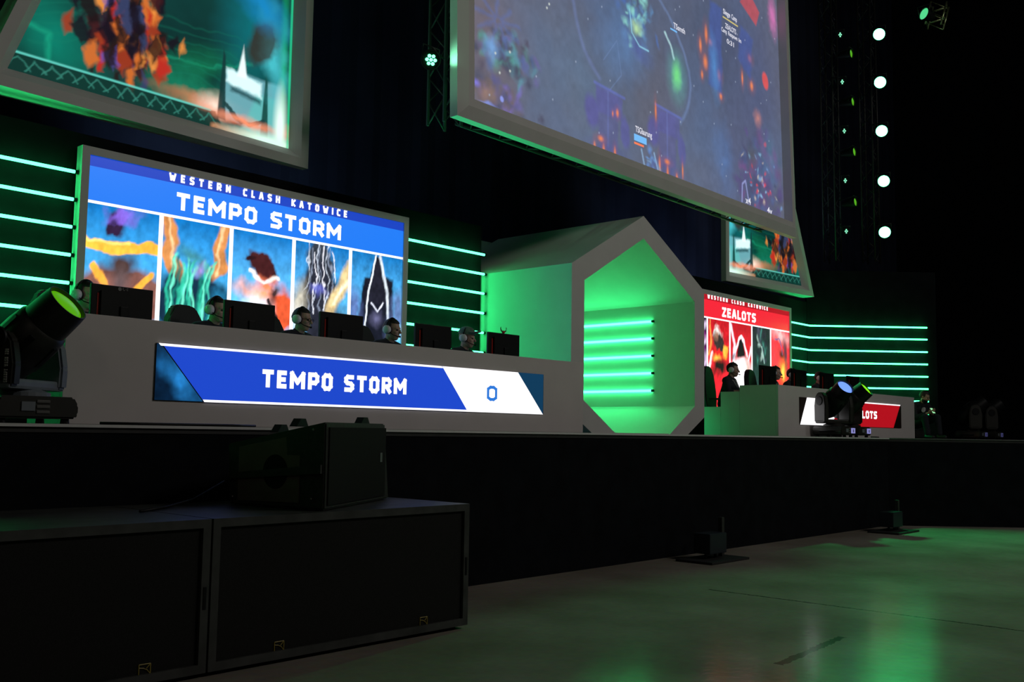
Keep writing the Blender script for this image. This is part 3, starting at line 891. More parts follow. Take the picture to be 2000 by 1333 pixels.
def rart2(S, T):
    p = sky(S, T, RED_L, RED_H)
    p.blob(0.5, 0.0, 0.5, 0.36, (255, 245, 250), 1, 0, 0.5, 0.12, 4)
    p.poly([(0.3, 0.36), (0.72, 0.36), (0.58, 0.7), (0.44, 0.7)], (24, 18, 24), 1, 0.05, 0.05, 4)
    p.line([(0.24, 0.4), (0.4, 0.68), (0.52, 0.73), (0.64, 0.66), (0.8, 0.4)], 0.05, (240, 225, 235), 0.95, 0.6, 0.05, 4)
    p.line([(0.02, 0.92), (0.2, 0.6), (0.15, 0.3)], 0.07, (225, 235, 255), 0.95, 0.9, 0.04, 4)
    p.line([(0.98, 0.55), (0.85, 0.3), (0.9, 0.0)], 0.06, (225, 225, 235), 0.95, 0.9, 0.04, 4)
    p.blob(0.82, 0.16, 0.1, 0.16, (190, 130, 90), 0.8, 0.2, 0.8, 0.08, 6)
    p.blob(0.15, 0.34, 0.12, 0.07, (60, 50, 60), 0.8, 0.2, 0.8, 0.08, 6)
    p.grain(10, 0.2)
    return p
def rart3(S, T):
    p = sky(S, T, (30, 48, 46), (34, 34, 40))
    for k in range(14):
        p.blob(0.3 + 0.5 * ((k * 37) % 10) / 10, 0.35 + 0.045 * k, 0.05, 0.09, [(60, 120, 110), (70, 70, 90), (170, 200, 190), (40, 30, 50)][k % 4], 0.75, k * 1.3, 0.8, 0.1, 5)
    p.line([(0.52, 0.62), (0.62, 0.42), (0.66, 0.3)], 0.02, (170, 215, 200), 0.9, 0.7)
    p.grain(12, 0.6)
    return p
def rart4(S, T):
    p = sky(S, T, (225, 45, 45), (205, 40, 60))
    p.blob(0.5, 0.92, 0.6, 0.1, (235, 170, 170), 0.9, -0.2, 0.7, 0.1, 5)
    p.blob(0.78, 0.5, 0.1, 0.4, (60, 40, 60), 0.9, 0.15, 0.6, 0.08, 5)
    p.blob(0.55, 0.55, 0.2, 0.08, (60, 20, 20), 1, -0.3, 0.7, 0.06, 6)
    p.blob(0.62, 0.2, 0.18, 0.2, (245, 140, 50), 1, 0.2, 0.8, 0.08, 5)
    p.blob(0.65, 0.16, 0.08, 0.12, (255, 235, 90), 0.9, 0.2, 0.9, 0.06, 6)
    p.blob(0.25, 0.4, 0.2, 0.5, (235, 60, 70), 0.7, 0.1, 0.8, 0.08, 5)
    p.line([(0.2, 0.8), (0.4, 0.86), (0.6, 0.7), (0.62, 0.5)], 0.03, (60, 90, 140), 0.8, 0.8, 0.05, 6)
    p.grain(12, 0.35)
    return p

def team_display(label, x0, x1, z0, z1, arts, dark, bright, l1, title, twidth, tu, sub, su, sw, edges, cells):
    W_, H_ = x1 - x0, z1 - z0
    t, c, ys = hung_screen('team_display', label, (x0, 10.2, z0), 0.0, [(0, 0), (W_, 0), (W_, H_), (0, H_)], 0.085, 0.12, None, 0, 0, prof='thin')
    i = 0.085
    top = H_ - i
    y = ys
    bar('header_stripe', i, W_ - i, l1[0] - z0, top, glow('stripe_%d' % dark[0], lin(dark), 1.0), t, y)
    bar('title_bar', i, W_ - i, l1[1] - z0 + 0.03, l1[0] - z0, glow('title_%d' % bright[0], lin(bright), 1.0), t, y)
    bm = B()
    box(bm, i, W_ - i, y - 0.003, y, l1[1] - z0, l1[1] - z0 + 0.03)
    for e in edges:
        box(bm, e - x0 - 0.026, e - x0 + 0.026, y - 0.003, y, i, l1[1] - z0)
    obj('divider_lines', bm, M_WTEXT, t)
    for (a, b_), f, n in zip(cells, arts, (0, 1, 2, 3, 4)):
        a, b_ = a - x0, b_ - x0
        picture('artwork_panel', [(a, i), (b_, i), (b_, l1[1] - z0), (a, l1[1] - z0)], 70, 130, y - 0.001, f, t, span='unit', gain=1.6)
    words('title_lettering', M_WTEXT, t, title, tu - x0, l1[3] - z0, twidth, l1[2], l1[2] * 0.24, 0.2, 0.45, y - 0.003, y - 0.008)
    words('subtitle_lettering', M_WTEXT, t, sub, su - x0, l1[4] - z0, sw, l1[5], l1[5] * 0.24, 0.72, 0.6, y - 0.003, y - 0.008)
    for x in (0.3, W_ - 0.3):
        bm = B(); box(bm, x - 0.05, x + 0.05, 0.03, 0.11, SZ - z0, 0); obj('support_leg', bm, M_BLACK, t)
    return t
team_display('wide team display with blue header at stage left', 4.594, 9.127, 1.98, 4.46, (art1, art2, art3, art4, art5), (20, 66, 196), (30, 126, 250),
             (4.262, 3.872, 0.20, 3.968, 4.282, 0.088), 'TEMPO STORM', 2.30, 5.68, 'WESTERN CLASH KATOWICE', 5.58, 2.49,
             (5.515, 6.395, 7.27, 8.15), ((4.68, 5.49), (5.54, 6.37), (6.42, 7.245), (7.295, 8.125), (8.175, 9.04)))
team_display('wide team display with red header beside the green tunnel', 15.87, 20.32, 1.98, 4.36, (rart0, rart1, rart2, rart3, rart4), (185, 18, 36), (250, 38, 58),
             (4.175, 3.815, 0.19, 3.895, 4.20, 0.085), 'ZEALOTS', 1.34, 17.42, 'WESTERN CLASH KATOWICE', 16.88, 2.4,
             (16.87, 17.72, 18.60, 19.40), ((15.96, 16.845), (16.895, 17.695), (17.745, 18.575), (18.625, 19.375), (19.425, 20.23)))

# ------------------------------------------------------------------ light tubes and their backing walls
ORD = ('topmost', 'second from top', 'third from top', 'fourth from top', 'fifth from top', 'sixth from top', 'seventh from top', 'eighth from top')
def light_tube(label, pts, grp, r=0.017, caps=True):
    t = thing('light_tube', label, 'light tube', pts[0], 0, grp)
    o0 = Vector(pts[0])
    P = [Vector(p) - o0 for p in pts]
    bm = B(); tube(bm, P, r, 10); obj('glowing_tube', bm, M_TUBE, t, True)
    for a, b_ in ((P[0], P[1]), (P[-1], P[-2])):
        d = (a - b_).normalized()
        bm = B(); tube(bm, [a - d * 0.005, a + d * 0.035], r * 1.3, 10); obj('end_cap', bm, M_PLASTIC, t, True, 40)
    return t
ZL = [4.176, 3.885, 3.596, 3.304, 3.014, 2.72]
for i, z in enumerate(ZL):
    light_tube('%s of the green light tubes left of the blue team display' % ORD[i], [(0.6, 10.27, z), (4.56, 10.27, z)], 'green tubes left of the blue display')
for i, z in enumerate(ZL):
    light_tube('%s of the green light tubes between blue display and tunnel' % ORD[i], [(9.17, 10.27, z), (10.70, 10.27, z)], 'green tubes between display and tunnel')
ZT = [3.425, 3.14, 2.853, 2.567, 2.279]
for i, z in enumerate(ZT):
    light_tube('%s of the green light tubes inside the tunnel' % ORD[i], [(13.87, 9.45, z), (13.87, 11.4, z)], 'green tubes inside the tunnel')
ZR = [4.07, 3.80, 3.515, 3.235, 2.955, 2.68, 2.40, 2.12]
WD = Vector((1.83, -1.98, 0))
for i, z in enumerate(ZR):
    light_tube('%s of the green light tubes right of the red team display' % ORD[i], [(20.37, 10.27, z), (21.34, 10.27, z), (23.19, 8.33, z)], 'green tubes right of the red display')
bm = B(); box(bm, -1.0, 10.72, 10.36, 10.42, SZ, 4.62)
tag(obj('backing_panel', bm, M_CLOTH), 'long black backing panel behind the left green light tubes', 'panel')
bm = B(); box(bm, 14.25, 21.37, 10.36, 10.42, SZ, 4.62)
tag(obj('backing_panel', bm, M_CLOTH), 'long black backing panel behind the red team display', 'panel')
bm = B()
prism(bm, [(21.39, 10.36), (23.4, 8.2), (23.45, 8.25), (21.43, 10.42)], 'z', SZ, 5.35)
tag(obj('backing_panel', bm, M_CLOTH), 'angled black backing panel behind the green light tubes at right', 'panel')

# ------------------------------------------------------------------ hexagonal tunnel
TX0, TX1, TC = 10.751, 14.185, 12.466
tun = thing('entrance_tunnel', 'white hexagonal entrance tunnel glowing green at stage centre', 'tunnel', (TC, 8.65, SZ))
def hx(e, ex, apex, eave, low, foot):
    return [(TX0 + e - TC, low - SZ), (foot[0] - TC, 0), (foot[1] - TC, 0), (TX1 - e - TC, low - SZ), (TX1 - e - TC, eave - SZ), (0, apex - SZ), (TX0 + e - TC, eave - SZ)]
O_ = hx(0.0, 0, 4.848, 3.90, 1.85, (11.235, 13.69))
I_ = hx(0.285, 0, 4.503, 3.695, 2.02, (11.79, 13.18))
bm = B()
R = [[bm.verts.new((p[0], y, p[1])) for p in q] for q, y in ((O_, 0.14), (O_, 0.0), (I_, 0.0), (I_, 0.14))]
for a, b_ in zip(R, R[1:]):
    for i in range(7):
        if i == 1: continue
        bm.faces.new((a[i], a[(i + 1) % 7], b_[(i + 1) % 7], b_[i]))
obj('front_frame', bm, M_WHITE, tun)
bm = B()
D_ = 3.0
R = [[bm.verts.new((p[0], y, p[1])) for p in q] for q, y in ((O_, 0.14), (O_, D_), (I_, D_), (I_, 0.14))]
for a, b_ in zip(R, R[1:]):
    for i in range(7):
        if i == 1: continue
        bm.faces.new((a[i], a[(i + 1) % 7], b_[(i + 1) % 7], b_[i]))
obj('shell', bm, M_WHITE, tun)
bm = B(); box(bm, 11.80 - TC, 13.17 - TC, 0.01, D_, 0.001, 0.012); obj('walkway', bm, M_WHITE, tun)
bm = B(); box(bm, TX0 - TC + 0.2, TX1 - TC - 0.2, D_ + 0.01, D_ + 0.05, 0, 3.2); obj('back_curtain', bm, M_WHITE, tun)

# ------------------------------------------------------------------ desks
def desk(label, x0, x1, ztop, side):
    t = thing('player_desk', label, 'desk', (x0, 7.8, SZ), 0, 'long white player desks')
    L_, h = x1 - x0, ztop - SZ
    bm = B(); box(bm, 0, L_, 0, 0.05, 0.003, h, 0.004); obj('front_panel', bm, M_DESK, t)
    if side == 'tall':
        bm = B(); box(bm, 0, 0.04, 0.05, 0.70, 0.003, h, 0.003); obj('side_panel', bm, M_DESK, t)
        bm = B(); box(bm, 0, 0.04, 0.702, 1.06, 0.003, 2.298 - SZ, 0.003); obj('side_panel', bm, M_DESK, t)
        bm = B(); box(bm, 0, 0.04, 1.062, 1.38, 0.003, 2.047 - SZ, 0.003); obj('side_panel', bm, M_DESK, t)
    else:
        bm = B(); box(bm, 0, 0.04, 0.05, 0.62, 0.003, h, 0.003); obj('side_panel', bm, M_DESK, t)
    bm = B(); box(bm, L_ - 0.04, L_, 0.05, 0.70, 0.003, h, 0.003); obj('side_panel', bm, M_DESK, t)
    bm = B(); box(bm, 0.04, L_ - 0.04, 0.05, 0.74, 0.66, 0.70, 0.004); obj('tabletop', bm, M_BLACK, t)
    return t
DL, DR = 3.46, 15.05
dl = desk('long white player desk with blue score strip at stage left', DL, 9.945, 2.438, 'short')
dr = desk('long white player desk with red score strip at stage right', DR, 20.9, 2.40, 'tall')
def strip(parent, ox, quad, nm, m):
    bm = B(); prism(bm, [(p[0] - ox, p[1] - SZ) for p in quad], 'y', quad_y[0], quad_y[1]); return obj(nm, bm, m, parent)
def haze_paint(c0, c1, u, w_):
    def f(U, W):
        p = Paint(U, W, c0)
        p.blob(u, w_, 0.2, 0.08, c1, 0.9, -0.9, 0.95, 0.08, 6)
        p.grain(8, 0.9)
        return p
    return f
# blue strip
Z0, Z1 = 1.775, 2.25
s = thing('score_strip', 'x', 'x'); bpy.data.objects.remove(s)
sb = obj('score_screen', (lambda b_: (box(b_, 4.21 - DL, 9.165 - DL, -0.012, -0.001, Z0 - SZ, Z1 - SZ), b_)[1])(B()), M_PLASTIC, dl)
picture('left_glimmer', [(4.215 - DL, Z0 - SZ + .004), (4.66 - DL, Z0 - SZ + .004), (4.25 - DL, Z1 - SZ - .004), (4.215 - DL, Z1 - SZ - .004)], 40, 40, -0.0125, haze_paint((6, 34, 62), (40, 140, 220), 4.45 - DL, 1.95 - SZ), sb)
quad_y = (-0.012, -0.0135)
strip(sb, DL, [(4.26, Z1), (4.675, Z0), (7.893, Z0), (7.49, Z1)], 'name_field', glow('score_blue', lin((28, 72, 205)), 1.0))
strip(sb, DL, [(7.49, Z1), (7.893, Z0), (9.158, Z0), (8.705, Z1)], 'score_field', M_WTEXT)
strip(sb, DL, [(8.705, Z1), (9.158, Z0), (9.16, Z1)], 'right_field', glow('score_dark', lin((12, 58, 90)), 1.0))
quad_y = (-0.0135, -0.016)
strip(sb, DL, [(4.23, Z1), (4.25, Z1 - 0.02), (7.5, Z1 - 0.02), (7.48, Z1)], 'top_line', M_WTEXT)
strip(sb, DL, [(4.66, Z0 + 0.02), (4.675, Z0), (7.893, Z0), (7.88, Z0 + 0.02)], 'bottom_line', M_WTEXT)
words('team_lettering', M_WTEXT, sb, 'TEMPO STORM', 5.245 - DL, 1.925 - SZ, 1.74, 0.165, 0.042, 0.2, 0.42, -0.0135, -0.017)
bm = B(); letters(bm, '0', 8.19 - DL, 1.905 - SZ, 0.165, 0.17, 0.034, 0.2, 0.42, -0.0135, -0.017); obj('score_digit', bm, glow('digit_blue', lin((45, 120, 215)), 1.0), sb)
# red strip
Z0, Z1 = 1.765, 2.225
sr = obj('score_screen', (lambda b_: (box(b_, 15.78 - DR, 20.165 - DR, -0.012, -0.001, Z0 - SZ, Z1 - SZ), b_)[1])(B()), mat('unlit_strip', (0.03, 0.015, 0.012), 0.4), dr)
quad_y = (-0.012, -0.0135)
strip(sr, DR, [(15.73 + 0.06, Z0), (17.0, Z0), (17.36, Z1), (16.05, Z1)], 'score_field', M_WTEXT)
strip(sr, DR, [(17.0, Z0), (19.76, Z0), (20.12, Z1), (17.36, Z1)], 'name_field', glow('score_red', lin((178, 14, 28)), 1.0))
quad_y = (-0.0135, -0.016)
strip(sr, DR, [(17.35, Z1 - 0.022), (20.11, Z1 - 0.022), (20.12, Z1), (17.36, Z1)], 'top_line', M_WTEXT)
bm = B(); letters(bm, '0', 16.41 - DR, 1.89 - SZ, 0.18, 0.15, 0.022, 0.2, 0.42, -0.0135, -0.017); obj('score_digit', bm, glow('digit_violet', lin((95, 70, 190)), 1.0), sr)
words('team_lettering', M_WTEXT, sr, 'ZEALOTS', 17.75 - DR, 1.92 - SZ, 1.21, 0.145, 0.036, 0.2, 0.42, -0.0135, -0.017)

# ------------------------------------------------------------------ monitors
TT = SZ + 0.70
def make_monitor(label, loc, logo=False):
    t = thing('monitor', label, 'monitor', loc, 0, 'black monitors on the player desks')
    bm = B(); box(bm, -0.275, 0.275, -0.012, 0.022, 0.12, 0.475, 0.006)
    prism(bm, [(-0.2, 0.17), (0.2, 0.17), (0.2, 0.42), (-0.2, 0.42)], 'y', -0.012, -0.04)
    obj('housing', bm, M_PLASTIC, t)
    bm = B(); box(bm, -0.262, 0.262, 0.0222, 0.024, 0.135, 0.462); obj('display_panel', bm, glow('desk_monitor_glow', (0.25, 0.3, 0.42), 0.5), t)
    bm = B(); box(bm, -0.035, 0.035, -0.055, -0.03, 0.012, 0.30, 0.005); obj('stand_neck', bm, M_PLASTIC, t)
    bm = B(); box(bm, -0.14, 0.14, -0.13, 0.02, 0.001, 0.013, 0.004); obj('stand_base', bm, M_PLASTIC, t)
    bm = B(); box(bm, -0.222, -0.206, -0.016, -0.0125, 0.14, 0.40); obj('red_stripe', bm, M_RED, t)
    if logo:
        bm = B(); lathe(bm, [(0, 0), (0.016, 0), (0.016, 0.002), (0, 0.002)], 20, Matrix.Translation((-0.03, -0.0125, 0.452)) @ Matrix.Rotation(PI / 2, 4, 'X'))
        letters(bm, 'LG', -0.005, 0.441, 0.05, 0.024, 0.006, 0.2, 0.4, -0.0122, -0.0145)
        obj('maker_logo', bm, mat('logo_grey', (0.25, 0.25, 0.25), 0.4), t)
    return t
MX = [4.10, 5.36, 6.45, 7.74, 8.90]
names = ['leftmost monitor on the blue team desk, logo at its top rim', 'second monitor from the left on the blue team desk', 'middle monitor of the blue team desk, right of the player in glasses',
         'fourth monitor from the left on the blue team desk, beside the capped player', 'rightmost monitor on the blue team desk with horned figurine on top']
mons = []
for i, x in enumerate(MX):
    mons.append(make_monitor(names[i], (x, 8.2, TT), i == 0))
RMX = [15.46, 16.6, 17.72, 18.86]
rnames = ['leftmost monitor on the red team desk, right of the side-on player', 'second monitor from the left on the red team desk', 'third monitor from the left on the red team desk', 'monitor on the red team desk nearest the spotlights']
for i, x in enumerate(RMX):
    make_monitor(rnames[i], (x, 8.2, TT))
# horned figurine on last monitor
hf = thing('figurine', 'tiny red figurine with two curved horns on top of the rightmost monitor', 'figurine', (8.90, 8.205, TT + 0.4755))
bm = B(); ball(bm, (0, 0, 0.018), (0.026, 0.015, 0.018)); obj('head', bm, M_RED, hf, True)
for sx in (-1, 1):
    bm = B(); tube(bm, [(sx * 0.015, 0, 0.02), (sx * 0.042, 0, 0.035), (sx * 0.05, 0, 0.06), (sx * 0.045, 0, 0.08)], [0.01, 0.008, 0.006, 0.002], 8)
    obj('horn', bm, mat('horn_brown', (0.12, 0.05, 0.03), 0.5), hf, True)

# ------------------------------------------------------------------ people
def remeshed(name, bm, voxel, m, parent, smooth_it=6):
    tmp = obj('tmp', bm)
    md = tmp.modifiers.new('r', 'REMESH'); md.mode = 'VOXEL'; md.voxel_size = voxel
    sm = tmp.modifiers.new('s', 'SMOOTH'); sm.factor = 0.5; sm.iterations = smooth_it
    bpy.context.view_layer.update()
    me = bpy.data.meshes.new_from_object(tmp.evaluated_get(bpy.context.evaluated_depsgraph_get()))
    old = tmp.data
    bpy.data.objects.remove(tmp); bpy.data.meshes.remove(old)
    me.name = name
    me.materials.clear(); me.materials.append(m)
    for p in me.polygons: p.use_smooth = True
    o = bpy.data.objects.new(name, me)
    COL.objects.link(o)
    if parent: o.parent = parent
    return o

def head_bm(bm, H, tilt=0.0, turn=0.0):
    """head about its centre H, facing local -y"""
    M0 = Matrix.Translation(H) @ Matrix.Rotation(turn, 4, 'Z') @ Matrix.Rotation(tilt, 4, 'X')
    def el(c, r): ball(bm, (0, 0, 0), (1, 1, 1), 20, 14, M0 @ Matrix.Translation(c) @ Matrix.Diagonal((*r, 1)))
    el((0, 0.012, 0.03), (0.076, 0.096, 0.09))
    el((0, -0.02, -0.03), (0.064, 0.074, 0.08))
    el((0, -0.05, -0.085), (0.036, 0.036, 0.03))
    el((0, -0.062, 0.025), (0.056, 0.03, 0.022))
    el((0.032, -0.062, -0.02), (0.026, 0.026, 0.022))
    el((-0.032, -0.062, -0.02), (0.026, 0.026, 0.022))
    def cp(a, b_, ra, rb): cap(bm, M0 @ Vector(a), M0 @ Vector(b_), ra, rb, 10)
    cp((0, -0.088, 0.015), (0, -0.112, -0.022), 0.008, 0.014)
    cp((-0.018, -0.087, -0.056), (0.018, -0.087, -0.056), 0.009, 0.009)
    cp((-0.014, -0.085, -0.068), (0.014, -0.085, -0.068), 0.009, 0.009)
    for s_ in (-1, 1):
        el((s_ * 0.078, 0.012, -0.005), (0.01, 0.018, 0.03))
    return M0

def hair_obj(H, tilt, turn, parent, long=0.0, mat_=None):
    M0 = Matrix.Translation(H) @ Matrix.Rotation(turn, 4, 'Z') @ Matrix.Rotation(tilt, 4, 'X')
    bm = B()
    bmesh.ops.create_uvsphere(bm, u_segments=32, v_segments=24, radius=1, matrix=Matrix.Translation((0, 0.014, 0.03)) @ Matrix.Diagonal((0.086, 0.106, 0.102, 1)))
    kill = [v for v in bm.verts if (v.co.y < -0.03 and v.co.z < 0.075 - 0.2 * (v.co.y + 0.03) * 0) or v.co.z < -0.05 - long or (v.co.y < 0.02 and v.co.z < 0.0)]
    bmesh.ops.delete(bm, geom=kill, context='VERTS')
    for v in bm.verts:
        n = 0.0025 * math.sin(v.co.x * 130) * math.sin(v.co.y * 110 + v.co.z * 90)
        v.co += (v.co - Vector((0, 0.014, 0.03))).normalized() * n
    r = bmesh.ops.extrude_face_region(bm, geom=bm.faces[:])
    for v in [g for g in r['geom'] if isinstance(g, bmesh.types.BMVert)]:
        v.co = Vector((0, 0.014, 0.03)) + (v.co - Vector((0, 0.014, 0.03))) * 0.9
    bmesh.ops.transform(bm, matrix=M0, verts=bm.verts)
    return obj('hair', bm, mat_ or M_HAIR, parent, True)

def hand(bm, wpos, d, nrm, sgn, curl=0.35):
    """palm with five separate fingers from the wrist towards d; nrm = back of the hand"""
    d, nrm = Vector(d).normalized(), Vector(nrm).normalized()
    s_ = d.cross(nrm).normalized() * sgn
    wpos = Vector(wpos)
    for k, off in enumerate((-0.026, -0.009, 0.009, 0.026)):
        cap(bm, wpos + s_ * off * 0.6, wpos + d * 0.085 + s_ * off, 0.014, 0.0125, 8)
        L1 = (0.04, 0.046, 0.043, 0.033)[k]
        a = wpos + d * 0.09 + s_ * off * 1.05
        d1 = (d - nrm * curl).normalized(); d2 = (d - nrm * curl * 2.6).normalized()
        b_ = a + d1 * L1
        cap(bm, a, b_, 0.0095, 0.0085, 8)
        cap(bm, b_, b_ + d2 * L1 * 0.8, 0.0085, 0.007, 8)
    a = wpos + d * 0.03 - s_ * 0.022
    b_ = a + d * 0.03 - s_ * 0.03 - nrm * 0.012
    cap(bm, a, b_, 0.014, 0.011, 8)
    cap(bm, b_, b_ + d * 0.032 - s_ * 0.006 - nrm * 0.008, 0.011, 0.008, 8)

def person(label, loc, rz, kind='player', hair=True, tilt=0.12, turn=0.0, extras=()):
    t = thing('person', label, 'person', loc, rz)
    if kind == 'player':
        hipz, chest, neck, H = 0.55, (0, -0.01, 0.84), (0, -0.035, 0.985), Vector((0, -0.075, 1.125))
        sh, el_, wr = [], [], []
        for s_ in (-1, 1):
            sh.append(Vector((s_ * 0.185, -0.01, 0.935))); el_.append(Vector((s_ * 0.25, -0.08, 0.735))); wr.append(Vector((s_ * 0.18, -0.285, 0.742)))
        kn = [Vector((s_ * 0.11, -0.43, 0.545)) for s_ in (-1, 1)]
        an = [Vector((s_ * 0.12, -0.46, 0.10)) for s_ in (-1, 1)]
        pel = Vector((0, 0.06, hipz))
    else:
        hipz, chest, neck, H = 0.33, (0, -0.10, 0.60), (0, -0.17, 0.74), Vector((0, -0.235, 0.87))
        sh, el_, wr = [], [], []
        for s_ in (-1, 1):
            sh.append(Vector((s_ * 0.19, -0.12, 0.69))); el_.append(Vector((s_ * 0.25, -0.22, 0.44))); wr.append(Vector((s_ * 0.06 - 0.03, -0.40, 0.52)))
        kn = [Vector((s_ * 0.17, -0.40, 0.44)) for s_ in (-1, 1)]
        an = [Vector((s_ * 0.16, -0.46, 0.09)) for s_ in (-1, 1)]
        pel = Vector((0, 0.06, hipz))
    chest, neck = Vector(chest), Vector(neck)
    # one continuous body
    bm = B()
    M0 = head_bm(bm, H, tilt, turn)
    cap(bm, neck, H + Vector((0, 0.025, -0.06)), 0.056, 0.052)
    def torso(bm, g):
        ball(bm, pel, (0.165 + g, 0.12 + g, 0.11 + g))
        cap(bm, pel + Vector((0, 0, 0.05)), chest, 0.125 + g, 0.115 + g)
        ball(bm, chest, (0.165 + g, 0.11 + g, 0.13 + g))
        for s_ in sh:
            cap(bm, Vector((s_.x * 0.4, s_.y, s_.z + 0.015)), s_, 0.06 + g, 0.052 + g)
    torso(bm, 0)
    for i in (0, 1):
        cap(bm, sh[i], el_[i], 0.05, 0.04)
        cap(bm, el_[i], wr[i], 0.039, 0.027)
        dd = (wr[i] - el_[i]).normalized()
        if kind == 'player':
            hand(bm, wr[i] + dd * 0.01, (0.0, -1, 0.0), (0, 0, 1), 1 if i == 0 else -1)
        else:
            hand(bm, wr[i] + dd * 0.01, ((0.35 if i == 0 else -0.15), -0.75, 0.35), ((-0.5 if i == 0 else 0.6), -0.3, -0.5), 1 if i == 0 else -1, 0.5)
        hp = pel + Vector(((-1, 1)[i] * 0.095, -0.01, -0.02))
        cap(bm, hp, kn[i], 0.085, 0.06)
        cap(bm, kn[i], an[i], 0.058, 0.04)
        cap(bm, an[i] + Vector((0, 0.02, -0.04)), an[i] + Vector((0, -0.14, -0.06)), 0.042, 0.032)
    remeshed('body', bm, 0.0065, M_SKIN, t, 4)
    # eyes
    for s_ in (-1, 1):
        e = B(); ball(e, M0 @ Vector((s_ * 0.031, -0.083, 0.004)), (0.0115, 0.0115, 0.0095), 12, 8)
        obj('eye', e, mat('eye', (0.05, 0.035, 0.03), 0.2), t, True)
    # shirt with sleeves
    bm = B(); torso(bm, 0.014)
    for i in (0, 1):
        cap(bm, sh[i], el_[i], 0.064, 0.056)
        if kind != 'player' or True:
            cap(bm, el_[i], el_[i].lerp(wr[i], 0.75 if kind != 'player' else 0.3), 0.054, 0.044)
    cap(bm, neck + Vector((0, 0.01, -0.06)), neck + Vector((0, 0.012, 0.005)), 0.085, 0.066)
    remeshed('shirt', bm, 0.010, M_SHIRT, t, 3)
    bm = B(); ball(bm, pel + Vector((0, 0, -0.01)), (0.183, 0.138, 0.125))
    for i in (0, 1):
        hp = pel + Vector(((-1, 1)[i] * 0.095, -0.01, -0.02))
        cap(bm, hp, kn[i], 0.1, 0.075); cap(bm, kn[i], an[i] + Vector((0, 0, 0.02)), 0.073, 0.058)
    remeshed('trousers', bm, 0.012, M_TROUSER, t, 3)
    for i in (0, 1):
        bm = B(); cap(bm, an[i] + Vector((0, 0.025, -0.045)), an[i] + Vector((0, -0.15, -0.058)), 0.05, 0.04)
        for v in bm.verts: v.co.z = max(v.co.z, 0.004)
        obj('shoe', bm, M_SHOE, t, True)
    if hair:
        hair_obj(H, tilt, turn, t)
    if 'glasses' in extras:
        bm = B()
        for s_ in (-1, 1):
            ring = [M0 @ Vector((s_ * 0.034 + 0.026 * math.cos(a), -0.101, 0.004 + 0.018 * math.sin(a))) for a in [2 * PI * k / 14 for k in range(15)]]
            tube(bm, ring, 0.0028, 6, False)
            tube(bm, [M0 @ Vector((s_ * 0.06, -0.099, 0.008)), M0 @ Vector((s_ * 0.08, 0.01, 0.006))], 0.0028, 6)
        tube(bm, [M0 @ Vector((-0.009, -0.102, 0.006)), M0 @ Vector((0.009, -0.102, 0.006))], 0.0028, 6)
        obj('glasses', bm, M_PLASTIC, t)
    if 'cap' in extras:
        bm = B()
        prof = [(0.108 * math.cos(a), 0.100 * math.sin(a)) for a in (0, 0.3, 0.6, 0.9, 1.2, 1.5)] + [(0, 0.1)]
        lathe(bm, prof, 28, M0 @ Matrix.Translation((0, 0.012, 0.05)) @ Matrix.Diagonal((0.9, 1.05, 1, 1)))
        co = obj('cap', bm, mat('green_cap', (0.12, 0.22, 0.16), 0.8, var=0.2, scale=40), t, True)
        bm = B()
        top, bot = [], []
        for k in range(15):
            a = PI + PI * k / 14
            x, y = 0.088 * math.cos(a), -0.055 + 0.115 * math.sin(a)
            zz = 0.052 + 0.03 * (1 - (x / 0.088) ** 2) + 0.03
            top.append(bm.verts.new(M0 @ Vector((x, y, zz)))); bot.append(bm.verts.new(M0 @ Vector((x, y, zz - 0.006))))
        bm.faces.new(top); bm.faces.new(bot[::-1])
        for k in range(15):
            l = (k + 1) % 15
            bm.faces.new((top[k], top[l], bot[l], bot[k]))
        obj('cap_brim', bm, mat('grey_brim', (0.35, 0.37, 0.34), 0.8), t)
    if kind == 'player':
        bm = B()
        tube(bm, [neck + Vector((-0.075, 0.01, 0.0)), neck + Vector((-0.06, -0.07, -0.05)), neck + Vector((-0.025, -0.115, -0.16))], 0.008, 6)
        tube(bm, [neck + Vector((0.075, 0.01, 0.0)), neck + Vector((0.06, -0.07, -0.05)), neck + Vector((0.025, -0.115, -0.16))], 0.008, 6)
        obj('collar_trim', bm, mat('white_trim', (0.5, 0.5, 0.48), 0.7), t, True)
    t['_H'] = tuple(H)
    return t, M0, H

